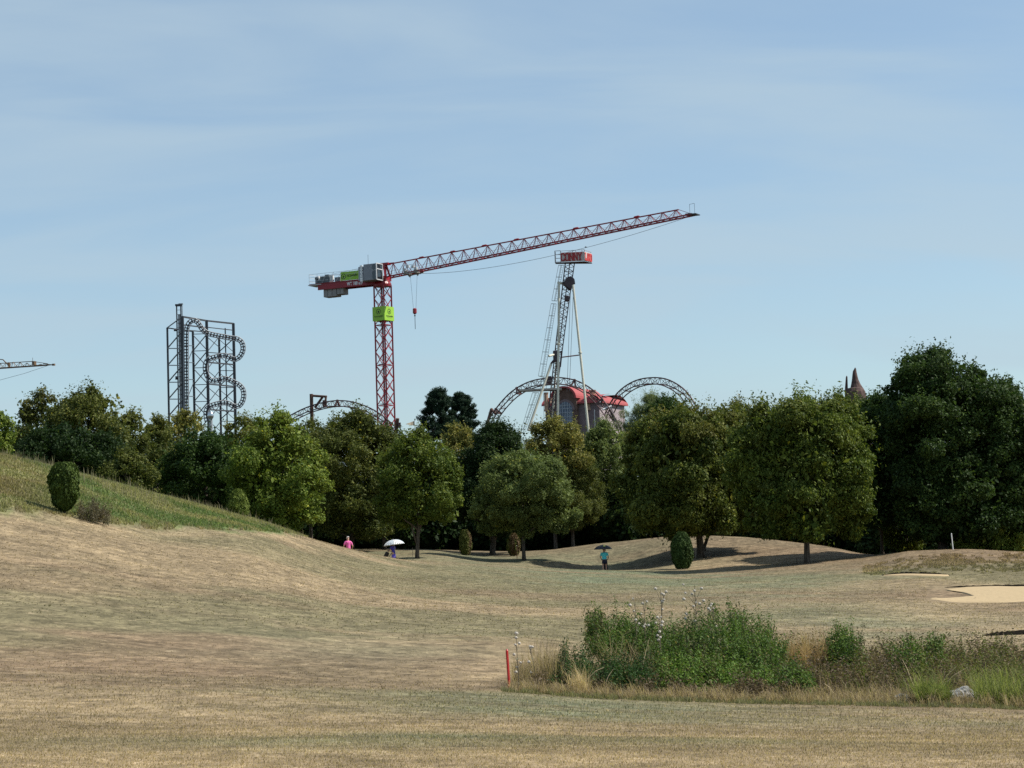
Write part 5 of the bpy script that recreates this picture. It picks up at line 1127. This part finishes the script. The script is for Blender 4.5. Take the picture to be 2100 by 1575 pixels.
def hb_(k1, v1, k2, v2, w=.16): b.bar(cpt(k1, v1), cpt(k2, v2), w * .8)
hb_('C', 278, 'E', 325, .26); hb_('E', 325, 'H', 358, .26); hb_('A', 408, 'D', 450, .2); hb_('D', 440, 'F', 530, .0001)
hb_('C', 372, 'E', 405, .2); hb_('C', 430, 'E', 455, .16); hb_('E', 400, 'H', 435, .14)
hb_('A', 405, 'C', 278, .15)
for i in range(6):
    v = 450 + i * 195
    if i: b.bar(cpt('A', v), cpt('C', v), .14)
    b.bar(cpt('A', v + 190), cpt('C', v - 10), .13); hb_('D', v + 30, 'E', v + 25, .13); hb_('D', v + 220, 'E', v + 30, .13)
    b.bar(cpt('D', v + 40), cpt('E', v + 215), .09)
    hb_('E', v + 235, 'F', v + 60, .10); hb_('E', v + 60, 'F', v + 180, .09); hb_('F', v + 60, 'H', v + 62, .13); hb_('F', v + 230, 'H', v + 80, .13); hb_('F', v + 90, 'H', v + 240, .08)
    hb_('C', v + 160, 'D', v + 165, .12)
    if i % 2 == 0: hb_('C', v + 480, 'D', v + 190, .10)
hb_('D', v, 'D', v + 1); b.bar(cpt('E', 805), cpt('H', 832), .18); b.bar(cpt('E', 1055), cpt('H', 1085), .18); b.bar(cpt('E', 1350), cpt('H', 1372), .18); hb_('E', 690, 'H', 712, .14)
b.build('bracing', STL, ride)
# lift shaft pair
b = MB(); tpv = WV(*Z(262, 150), 306); X_ = Vector((1, 0, 0)); zg = float(gz(tpv.x, tpv.y))
for dx, w in ((-.30, .16), (.28, .16)): b.bar((tpv.x + dx, tpv.y, zg), (tpv.x + dx, tpv.y, tpv.z), w)
for i in range(60): zz = tpv.z - i * .62; b.bar((tpv.x - .3, tpv.y, zz), (tpv.x + .28, tpv.y, zz), .05)
b.box((tpv.x, tpv.y, tpv.z + .05), (.45, 0, 0), (0, .4, 0), (0, 0, .12)); b.build('lift_mast', STL, ride)
b = MB(); b.bar((tpv.x + .02, tpv.y + .25, zg), (tpv.x + .02, tpv.y + .25, tpv.z - 1.2), .34); b.bar((tpv.x + .45, tpv.y + .1, zg), (tpv.x + .45, tpv.y + .1, tpv.z + .1), .10); b.box((tpv.x + .3, tpv.y, tpv.z + .22), (.3, 0, 0), (0, .3, 0), (0, 0, .05)); b.build('lift_rail', STG, ride)
b = MB(); b.bar(WV(*Z(222, 985), 305.5), WV(*Z(262, 985), 305.5), .5, 8); b.bar(WV(*Z(205, 430), 306), WV(*Z(245, 430), 306), .4, 8); b.build('drive_motor', STL, ride)
# serpentine track
RLG = paint('rail_grey', (.34, .35, .36), .4)
TP = [(350, 1480), (350, 1200), (348, 900), (347, 600), (350, 450), (368, 375), (400, 330), (440, 318), (480, 340), (515, 395), (550, 440), (600, 470), (680, 490), (760, 505), (860, 524), (940, 535), (985, 565), (1005, 620), (1000, 680), (970, 735), (925, 768), (880, 765), (830, 735), (780, 725), (700, 740), (620, 762), (580, 800), (568, 860), (578, 930), (605, 985), (650, 1018), (710, 1015), (770, 992), (830, 1000), (900, 1035), (960, 1065), (1000, 1110), (1014, 1175), (1000, 1250), (960, 1305), (905, 1315), (850, 1285), (790, 1270), (700, 1285), (625, 1310), (585, 1345), (575, 1400), (590, 1480)]
def tdepth(i): return 299 if i < 10 else 301 + .12 * (i - 10)
ctr = smooth_path([WV(*Z(*p), 298.2) for i, p in enumerate(TP)], .42); n = len(ctr); l, r_ = [], []
for i in range(n):
    d = (ctr[min(n - 1, i + 1)] - ctr[max(0, i - 1)]).normalized(); side = d.cross(Vector((0, 1, 0))).normalized(); l.append(ctr[i] + side * .29); r_.append(ctr[i] - side * .29)
b = MB(); b.tube(l, .085, 6); b.build('track_rail', RLG, ride); b = MB(); b.tube(r_, .085, 6); b.build('track_rail', RLG, ride)
b = MB(); b.tube([c + Vector((0, .38, 0)) for c in ctr], .10, 6); b.build('track_spine', paint('spine_grey', (.10, .10, .11), .5), ride)
b = MB()
for i in range(0, n): b.bar(l[i], r_[i], .15); b.bar(l[i], ctr[i] + Vector((0, .38, 0)), .06); b.bar(r_[i], ctr[i] + Vector((0, .38, 0)), .06)
b.build('track_ties', paint('tie_dark', (.04, .035, .04), .6), ride)
# silver dome
g = WV(432, 852, 292); dm = empty('dome', (g.x, g.y, float(gz(g.x, g.y))), 'small silvery domed top under the end of the winding track', 'dome'); b = MB(); b.ball(g, .42, 14, 10, 1.35); b.build('cap', paint('silver_sheet', (.55, .58, .6), .25, .9), dm, smooth=True); b = MB(); b.bar((g.x, g.y, dm.location.z), g - EZ * .3, .5, 10); b.build('column', STG, dm)

# ------------------------------------------------------------------ sign tower (pendulum mast with cream legs)
CREAM = paint('cream_paint', (.60, .58, .47), .5, var=.08); BOOM = paint('boom_brown', (.055, .035, .042), .5, var=.2)
def Q(u, v): return 1040 + u / 3.842, 490 + v / 3.842
DT = 288
g = WV(1145, 860, DT); tw = empty('sign_tower', (g.x, g.y, float(gz(g.x, g.y))), 'tall ride mast on cream tubular legs carrying a red lettered sign box', 'ride')
def P2(u, v, dd=0): return WV(*Q(u, v), DT + dd)
for top_, bot_, w0, dd in (((409, 345), (399, 1500), .34, -1.5), ((519, 362), (655, 1640), .34, -1.5), ((347, 985), (165, 1510), .36, -2), ((388, 950), (352, 1500), .3, 2.5)):
    b = MB(); A_ = P2(*top_, dd); B_ = P2(*bot_, dd * 1.6); b.bar(B_, A_, w0, 10, w0 * .92)
    for f_ in ((.45,) if w0 < .35 and dd < 0 else ()): c = B_.lerp(A_, .58); dn_ = (A_ - B_).normalized(); b.bar(c - dn_ * .08, c + dn_ * .08, w0 * 1.5, 10)
    b.build('leg', CREAM, tw)
b = MB(); b.bar(P2(404, 345, -1.5), P2(450, 352), .36, 8); b.bar(P2(328, 923, -1.5), P2(395, 905), .3, 8); b.bar(P2(250, 1080), P2(300, 1095), .08); b.build('cross_arm', CREAM, tw)
b = MB(); b.bar(P2(432, 932, 0), P2(568, 915, -1.9), .16, 8); b.build('brace', paint('red_brown_bar', (.20, .09, .08), .6), tw)
# lattice boom
A1, A2 = P2(458, 188, -.5), P2(531, 188, .3); M1_, M2_ = P2(398, 700), P2(458, 700); B1, B2 = P2(318, 1420), P2(362, 1420)
def bo(t, s, q_):   # t 0..1 down, s chord 0..3
    a = A1.lerp(A2, q_); m_ = M1_.lerp(M2_, q_); c = B1.lerp(B2, q_)
    p_ = a.lerp(m_, t / .42) if t < .42 else m_.lerp(c, (t - .42) / .58); return p_ + Vector((0, s, 0))
b = MB(); NB = 34
for q_, s in ((0, -.45), (1, -.45), (.5, .55), (0.02, .5)):
    for i in range(NB): b.bar(bo(i / NB, s, q_), bo((i + 1) / NB, s, q_), .13)
for i in range(NB):
    t0, t1 = i / NB, (i + 1) / NB; a, c = (0, 1) if i % 2 else (1, 0)
    b.bar(bo(t0, -.45, a), bo(t1, -.45, c), .07); b.bar(bo(t0, .55, .5), bo(t1, -.45, a), .055); b.bar(bo(t0, -.45, c), bo(t0, .55, .5), .05)
    if i % 2 == 0: b.bar(bo(t0, -.45, 0), bo(t0, -.45, 1), .06)
b.build('lattice_boom', BOOM, tw)
b = MB()
hubp = [P2(u, v) for u, v in ((440, 350), (470, 310), (500, 300), (525, 315), (530, 350), (505, 400), (485, 400), (455, 370))]
k_ = len(b.v); b.v += [p_ + Vector((0, -.8, 0)) for p_ in hubp] + [p_ + Vector((0, .8, 0)) for p_ in hubp]; nh = 8
b.f += [tuple(k_ + i for i in range(nh)), tuple(k_ + nh + i for i in range(nh))[::-1]] + [(k_ + i, k_ + (i + 1) % nh, k_ + nh + (i + 1) % nh, k_ + nh + i) for i in range(nh)]
b.bar(P2(527, 315), P2(533, 358), .14); b.bar(P2(515, 405), P2(531, 455, -1.4), .12)
b.build('hub', BOOM, tw, bevel=.08)
for c_, h_ in (((470, 470), (.3, .5, .35)), ((330, 1110), (.33, .5, .45)), ((385, 925), (.38, .7, .7))):
    b = MB(); b.box(P2(*c_), (h_[0], 0, 0), (0, h_[1], 0), (0, 0, h_[2]))
    if c_[0] == 385: b.bar(P2(385, 935), P2(345, 985), .3, 8); b.bar(P2(432, 880), P2(418, 1010), .22); b.bar(P2(385, 905), P2(432, 885), .2)
    b.build('drive_housing', BOOM, tw, bevel=.06)
# ladders left of the boom
def ladder(p0, p1, q0, q1, n_, dd):
    b = MB(); a, c, e, f_ = P2(*p0, dd), P2(*p1, dd), P2(*q0, dd), P2(*q1, dd)
    for t in (0, .45, .6, 1): b.bar(a.lerp(e, t), c.lerp(f_, t), .05)
    for i in range(n_ + 1): b.bar(a.lerp(c, i / n_), e.lerp(f_, i / n_), .07)
    for i in range(n_ * 5): t = i / (n_ * 5); b.bar(a.lerp(c, t).lerp(e.lerp(f_, t), .6), a.lerp(c, t).lerp(e.lerp(f_, t), 1), .025)
    b.build('ladder', paint('light_ladder', (.36, .38, .36), .5), tw)
ladder((405, 207), (352, 487), (446, 207), (394, 489), 3, 1); ladder((347, 510), (246, 1080), (387, 512), (295, 1082), 6, 1); ladder((200, 1212), (112, 1500), (250, 1212), (145, 1500), 3, 1)
b = MB(); b.box(P2(262, 1190), (3.1 * .9, 0, 0), (0, .9, 0), (0, 0, .12))
for u in (170, 215, 262, 308, 350): b.bar(P2(u, 1190, -.9), P2(u, 1125 + (350 - u) * -.02, -.9), .06)
b.bar(P2(168, 1128, -.9), P2(350, 1118, -.9), .06); b.bar(P2(168, 1158, -.9), P2(350, 1152, -.9), .04); b.build('platform', paint('platform_cream', (.42, .38, .33), .6), tw)
b = MB()
for a, c in (((498, 440), (472, 1205)), ((521, 440), (490, 1200)), ((286, 1220), (291, 1420))): b.bar(P2(*a, 1.5), P2(*c, 1.5), .05)
b.build('cable', CABL, tw)
# sign box
def S_(u, v): return 1140 + u / 26.25, 505 + v / 26.25
Ds0 = DT - 2.2
s1 = WV(*S_(255, 540), Ds0 + .3); s2 = WV(*S_(1540, 560), Ds0 + .1); s3 = WV(*S_(1935, 600), Ds0 + 2.1)
e1 = Vector((s2.x - s1.x, s2.y - s1.y, 0)); L1 = e1.length; e1.normalize(); e2 = Vector((s3.x - s2.x, s3.y - s2.y, 0)); L2 = e2.length; e2.normalize()
ztop = WV(*S_(900, 300), Ds0).z; zbot = WV(*S_(900, 800), Ds0).z; zm = (ztop + zbot) / 2; hh_ = (ztop - zbot) / 2
WHB = paint('weathered_white_board', (.56, .47, .44), .7, var=.15); SRD = paint('sign_red', (.36, .018, .022), .5); SR2 = paint('sign_red_lit', (.55, .05, .045), .5)
c1 = Vector((s1.x, s1.y, zm)); c2_ = Vector((s2.x, s2.y, zm)); n1_ = e1.cross(EZ); n2_ = e2.cross(EZ)
b = MB(); b.box(c1 + e1 * L1 / 2 - n1_ * .06, e1 * L1 / 2, n1_ * .05, EZ * hh_); b.box(c2_ + e2 * (L2 / 2 + .03) - n2_ * .06, e2 * L2 / 2, n2_ * .05, EZ * (hh_ * .98)); bd = b.build('sign_board', WHB, tw)
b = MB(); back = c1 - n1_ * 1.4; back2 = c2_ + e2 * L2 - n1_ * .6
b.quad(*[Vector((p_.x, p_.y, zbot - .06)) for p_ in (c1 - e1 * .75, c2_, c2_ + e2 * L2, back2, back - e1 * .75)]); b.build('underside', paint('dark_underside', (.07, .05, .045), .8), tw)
b = MB()
for p_ in (c1 - e1 * .75, c1, c1 - e1 * .75 - n1_ * .9): b.bar(Vector((p_.x, p_.y, zbot - .1)), Vector((p_.x, p_.y, ztop + .25)), .09)
for f_ in (0, .33, .66, 1): z = zbot + (ztop + .25 - zbot) * f_; b.bar(Vector(((c1 - e1 * .75).x, (c1 - e1 * .75).y, z)), Vector((c1.x, c1.y, z)), .07); p_ = c1 - e1 * .75; q_ = p_ - n1_ * .9; b.bar(Vector((p_.x, p_.y, z)), Vector((q_.x, q_.y, z)), .06)
for f_ in (.5, .64, .9, 1): p_ = c1 + e1 * L1 * f_ - n1_ * .12; b.bar(Vector((p_.x, p_.y, ztop - .1)), Vector((p_.x, p_.y, ztop + .28)), .07)
p_ = c1 + e1 * L1 - n1_ * .12; b.bar(Vector((c1.x, c1.y, ztop + .22)) - n1_ * .12, Vector((p_.x, p_.y, ztop + .26)), .05); q_ = c2_ + e2 * L2 - n2_ * .12; b.bar(Vector((p_.x, p_.y, ztop + .2)), Vector((q_.x, q_.y, ztop + .2)), .05); b.bar(Vector((q_.x, q_.y, zbot)), Vector((q_.x, q_.y, ztop + .2)), .06)
b.build('sign_frame', paint('frame_grey', (.30, .29, .30), .6), tw)
# slab serif letters built from strokes on a 4 x 6 grid
GLY = {'C': [((0, 1), (0, 5)), ((0, 5), (1, 6)), ((1, 6), (3, 6)), ((3, 6), (4, 5.3)), ((4, 5.6), (4, 4.6)), ((0, 1), (1, 0)), ((1, 0), (3, 0)), ((3, 0), (4, .7)), ((4, .4), (4, 1.5))],
       'O': [((0, 1), (0, 5)), ((0, 5), (1, 6)), ((1, 6), (3, 6)), ((3, 6), (4, 5)), ((4, 5), (4, 1)), ((4, 1), (3, 0)), ((3, 0), (1, 0)), ((1, 0), (0, 1))],
       'N': [((0, 0), (0, 6)), ((0, 6), (4, 0)), ((4, 0), (4, 6)), ((-.7, 0), (.7, 0)), ((-.7, 6), (.7, 6)), ((3.3, 6), (4.7, 6))],
       'Y': [((2, 0), (2, 3)), ((2, 3), (0, 6)), ((2, 3), (4, 6)), ((1, 0), (3, 0)), ((-.6, 6), (.8, 6)), ((3.2, 6), (4.6, 6))],
       'L': [((0, 0), (0, 6)), ((-.6, 6), (1, 6)), ((-.6, 0), (4, 0)), ((4, 0), (4, 1.4))],
       'A': [((0, 0), (2, 6)), ((4, 0), (2, 6)), ((.8, 2), (3.2, 2)), ((-.6, 0), (.8, 0)), ((3.2, 0), (4.6, 0))],
       'D': [((0, 0), (0, 6)), ((0, 6), (3, 6)), ((3, 6), (4, 5)), ((4, 5), (4, 1)), ((4, 1), (3, 0)), ((3, 0), (0, 0))]}
def slab(word, org, xd, nrm, wtot, ht, mat, sw):
    cw = wtot / len(word)
    for i, ch in enumerate(word):
        b = MB(); lw = cw * .70; o_ = org + xd * (i * cw + cw * .15)
        for a, c in GLY[ch]:
            pa = o_ + xd * (a[0] / 4 * lw) + EZ * (a[1] / 6 * ht); pc = o_ + xd * (c[0] / 4 * lw) + EZ * (c[1] / 6 * ht); d = (pc - pa); ln = d.length; d.normalize(); w_ = nrm.cross(d).normalized()
            b.box((pa + pc) / 2 + nrm * (.035 + .002 * (GLY[ch].index((a, c)))), d * (ln / 2 + sw * .4), w_ * sw / 2, nrm * .02)
        b.build('letter', mat, bd)
slab('CONNY', c1 - EZ * (hh_ * .76), e1, n1_, L1 * .90, hh_ * 1.5, SRD, .15)
slab('LAND', c2_ + e2 * .12 - EZ * (hh_ * .74), e2, n2_, L2 * .94, hh_ * 1.42, SR2, .17)  # same sign red made lighter, sunlight on this face painted in
# bird over the sign
g = WV(1201, 507, 285); bird = empty('bird', g, 'tiny dark bird flying just above the red lettered sign', 'bird'); bd_ = MB(); bd_.tube([g + Vector((-.16, 0, 0)), g + Vector((-.08, 0, .01)), g + Vector((.05, 0, .01)), g + Vector((.14, 0, .03)), g + Vector((.19, 0, .03))], [.012, .04, .05, .032, .006], 8); bd_.build('body', DK, bird, smooth=True)
for s in (-1, 1): b = MB(); b.quad(g + Vector((-.05, 0, .03)), g + Vector((.07, 0, .03)), g + Vector((.04, s * .16, .10)), g + Vector((-.04, s * .30, .07))); b.build('wing', DK, bird)

# ------------------------------------------------------------------ building with red barrel roof
WALL = paint('mauve_stone', (.19, .145, .15), .9, var=.25, scale=1.4); WALL_LIT = paint('wall_lit', (.33, .27, .28), .9, var=.2, scale=1.0); ROOF = paint('red_roof', (.33, .060, .062), .75, var=.08); TANM = paint('tan_render', (.40, .25, .17), .8, var=.15)
DBd = 306; fa = WV(1119, 860, DBd); fb = WV(1229, 860, DBd - 3.5); fx = Vector((fb.x - fa.x, fb.y - fa.y, 0)); FW = fx.length; fx.normalize(); fyv = -fx.cross(EZ); o0 = Vector((fa.x, fa.y, 0))
zW = WV(1150, 822, DBd).z; zb0 = float(gz(fa.x, fa.y)) - .3
bp_ = WV(1277, 860, DBd + 4.5); DEP = max(6.0, (Vector((bp_.x, bp_.y, 0)) - Vector((fb.x, fb.y, 0))).length)
B3 = lambda x, y, z: o0 + fx * x + fyv * y + EZ * z
bld = empty('building', (B3(FW / 2, DEP / 2, zb0)), 'themed house with red barrel roof and tall arched window behind the track', 'building')
b = MB(); b.box(B3(FW / 2, DEP / 2, (zb0 + zW) / 2 - .3), fx * FW / 2, fyv * DEP / 2, EZ * (zW - zb0 - .6) / 2); b.build('wall', WALL, bld)
b = MB(); b.box(B3(FW + .03, DEP / 2, (zb0 + zW) / 2 - .3), fx * .04, fyv * (DEP / 2 - .05), EZ * ((zW - zb0 - .6) / 2 - .02)); b.build('wall', WALL_LIT, bld)  # sun-facing side: its brightness is painted in as a paler wall colour
# central bay with arched gable
bc = (WV(1174, 860, DBd) - o0).dot(fx); br = 1.75; zs = WV(1174, 820, DBd).z
prof_ = [(-br, zb0), (-br, zs)] + [(br * -math.cos(t), zs + br * .86 * math.sin(t)) for t in np.linspace(0.1, math.pi - .1, 13)] + [(br, zs), (br, zb0)]
b = MB(); k_ = len(b.v); b.v += [B3(bc + x, -.6, z) for x, z in prof_] + [B3(bc + x, 2, z) for x, z in prof_]; m_ = len(prof_)
b.f += [tuple(k_ + i for i in range(m_)), tuple(k_ + m_ + i for i in range(m_))[::-1]] + [(k_ + i, k_ + (i + 1) % m_, k_ + m_ + (i + 1) % m_, k_ + m_ + i) for i in range(m_)]
b.build('gable_bay', paint('brown_stone', (.15, .095, .075), .9, var=.3, scale=2.2), bld)
b = MB(); ns_ = 16
def arc(r0_, y0_, y1_, t0=0.0, t1=math.pi, cx_=bc, cz=zs, sy=.86, th=.28):
    for i in range(ns_):
        a, c = t0 + (t1 - t0) * i / ns_, t0 + (t1 - t0) * (i + 1) / ns_
        f_ = lambda r_, t, y: B3(cx_ - r_ * math.cos(t), y, cz + r_ * sy * math.sin(t))
        b.quad(f_(r0_, a, y0_), f_(r0_, c, y0_), f_(r0_ + th, c, y0_), f_(r0_ + th, a, y0_)); b.quad(f_(r0_ + th, a, y0_), f_(r0_ + th, c, y0_), f_(r0_ + th, c, y1_), f_(r0_ + th, a, y1_)); b.quad(f_(r0_, a, y1_), f_(r0_, c, y1_), f_(r0_, c, y0_), f_(r0_, a, y0_))
arc(br + .02, -1.3, DEP * .9); arc(br - .75, -.75, -.62, th=.5) if False else None
rf = b.build('roof', ROOF, bld)
b = MB()
for (xa, xb) in ((-.35, bc - br), (bc + br, FW + .35)):
    for i in range(8):
        t0, t1 = i / 8 * math.pi / 2, (i + 1) / 8 * math.pi / 2; yy0 = -.5 + (1 - math.cos(t0)) * DEP * .45; yy1 = -.5 + (1 - math.cos(t1)) * DEP * .45; z0_ = zW - .7 + 1.35 * math.sin(t0); z1_ = zW - .7 + 1.35 * math.sin(t1)
        b.quad(B3(xa, yy0, z0_), B3(xb, yy0, z0_), B3(xb, yy1, z1_), B3(xa, yy1, z1_)); b.quad(B3(xa, DEP - yy0, z0_), B3(xb, DEP - yy0, z0_), B3(xb, DEP - yy1, z1_), B3(xa, DEP - yy1, z1_))
for i in range(8):
    t0, t1 = i / 8 * math.pi / 2, (i + 1) / 8 * math.pi / 2; a_ = FW + .5 - (1 - math.cos(t0)) * 2.2; c_ = FW + .5 - (1 - math.cos(t1)) * 2.2; b.quad(B3(a_, -.4, zW - .72 + 1.3 * math.sin(t0)), B3(a_, DEP + .4, zW - .72 + 1.3 * math.sin(t0)), B3(c_, DEP + .4, zW - .72 + 1.3 * math.sin(t1)), B3(c_, -.4, zW - .72 + 1.3 * math.sin(t1)))
b.build('roof', ROOF, bld)
# window: glass with white glazing bars
wr = 1.12; zw = WV(1174, 845, DBd).z; b = MB(); pts = [B3(bc - wr, -.66, zw - 2.6), B3(bc + wr, -.66, zw - 2.6)] + [B3(bc + wr * math.cos(t), -.66, zw + .1 + wr * 1.1 * math.sin(t)) for t in np.linspace(0, math.pi, 14)]; b.quad(*pts); wd = b.build('window', paint('blue_glass', (.06, .10, .17), .15, spec=.7), bld)
b = MB()
for x in (-.75, -.38, 0, .38, .75): h_ = wr * 1.1 * math.sqrt(max(0, 1 - (x / wr) ** 2)); b.bar(B3(bc + x, -.7, zw - 2.6), B3(bc + x, -.7, zw + .1 + h_), .06)
for z in (-2, -1.4, -.8, -.2, .35, .8): w_ = wr if z <= .1 else wr * math.sqrt(max(0, 1 - ((z - .1) / (wr * 1.1)) ** 2)); b.bar(B3(bc - w_, -.7, zw + z), B3(bc + w_, -.7, zw + z), .05)
b.build('glazing_bars', paint('pale_bars', (.45, .5, .55), .6), wd)
b = MB()
for i in range(16):
    a, c = math.pi * i / 16, math.pi * (i + 1) / 16; f_ = lambda r_, t: B3(bc - r_ * math.cos(t), -.68, zw + .1 + r_ * 1.06 * math.sin(t)); b.quad(f_(wr + .02, a), f_(wr + .02, c), f_(wr + .36, c), f_(wr + .36, a))
b.build('window_surround', WALL, bld)
for (px_, y0_, y1_, w_) in ((1121, 805, 842, .30), (1216.5, 800, 834, .42), (1129, 816, 826, .25), (1208, 822, 840, .42)):
    b = MB(); a = WV(px_, y1_, DBd - 2.6); c = WV(px_, y0_, DBd - 2.6); c.x, c.y = a.x, a.y; b.tube([a - EZ * .1, a + EZ * .3, c - EZ * .3, c], [w_ * 1.25, w_, w_ * .95, w_ * 1.2], 8); b.build('turret', TANM, bld)
b = MB(); p_ = WV(1219, 840, DBd - 4.2); b.bar((p_.x, p_.y, zb0), p_, .10); b.build('downpipe', LG, bld)

# ------------------------------------------------------------------ rock spires behind the tall tree
g = WV(1750, 830, 250); sp_ = empty('rock_spires', (g.x, g.y, float(gz(g.x, g.y))), 'two pointed brown rock spires rising behind the trees on the right', 'rock tower'); RK = paint('brown_rock', (.085, .052, .045), .95, var=.45, scale=2.2)
def V5(u, v): return 1700 + u / 15.75, 740 + v / 15.75
def spire(prof_, name):
    b = MB(); r = random.Random(3); rows = []; k = 12
    for (v, ul, ur) in prof_:
        a = WV(*V5(ul, v), 250); c = WV(*V5(ur, v), 250); m_ = (a + c) / 2; R_ = (c - a).length / 2; rows.append([Vector((m_.x + math.cos(t) * R_ * (1 if abs(math.cos(t)) > .9 else r.uniform(.85, 1.1)), m_.y + math.sin(t) * R_ * .8, m_.z)) for t in [6.2832 * i / k for i in range(k)]])
    for a, c in zip(rows, rows[1:]):
        for i in range(k): b.quad(a[i], a[(i + 1) % k], c[(i + 1) % k], c[i])
    b.quad(*rows[0]); b.build(name, RK, sp_)
spire([(485, 562, 585), (520, 545, 600), (700, 530, 606), (880, 515, 612), (1100, 510, 700), (1500, 500, 760), (4500, 450, 800)], 'small_spire')
spire([(220, 835, 858), (260, 815, 880), (330, 772, 888), (450, 755, 915), (600, 740, 950), (750, 715, 1020), (860, 690, 1090), (885, 575, 1110), (1000, 530, 1180), (1500, 560, 1300), (4500, 500, 1500)], 'large_spire')
# pennant
g = WV(850, 885, 270); pn = empty('pennant', (g.x, g.y, float(gz(g.x, g.y))), 'tan triangular pennant on a thin pole right of the crane mast', 'flag'); b = MB(); t = WV(850, 862, 270); b.bar((t.x, t.y, pn.location.z), t, .06, 6); b.build('pole', LG, pn)
b = MB(); a = WV(849.8, 863, 270); c = WV(849.8, 873, 270); c.x = a.x; c.y = a.y; e = WV(831.5, 870, 269.5); k = 6; prev = None
for i in range(k + 1):
    tt = i / k; w_ = Vector((0, .06 * math.sin(tt * 6), 0)); row = (a.lerp(e, tt) + w_, c.lerp(e, tt) + w_)
    if prev: b.quad(prev[0], row[0], row[1], prev[1])
    prev = row
fl = b.build('cloth', paint('tan_cloth', (.42, .36, .26), .8), pn); fl.modifiers.new('cloth', 'SOLIDIFY').thickness = .01
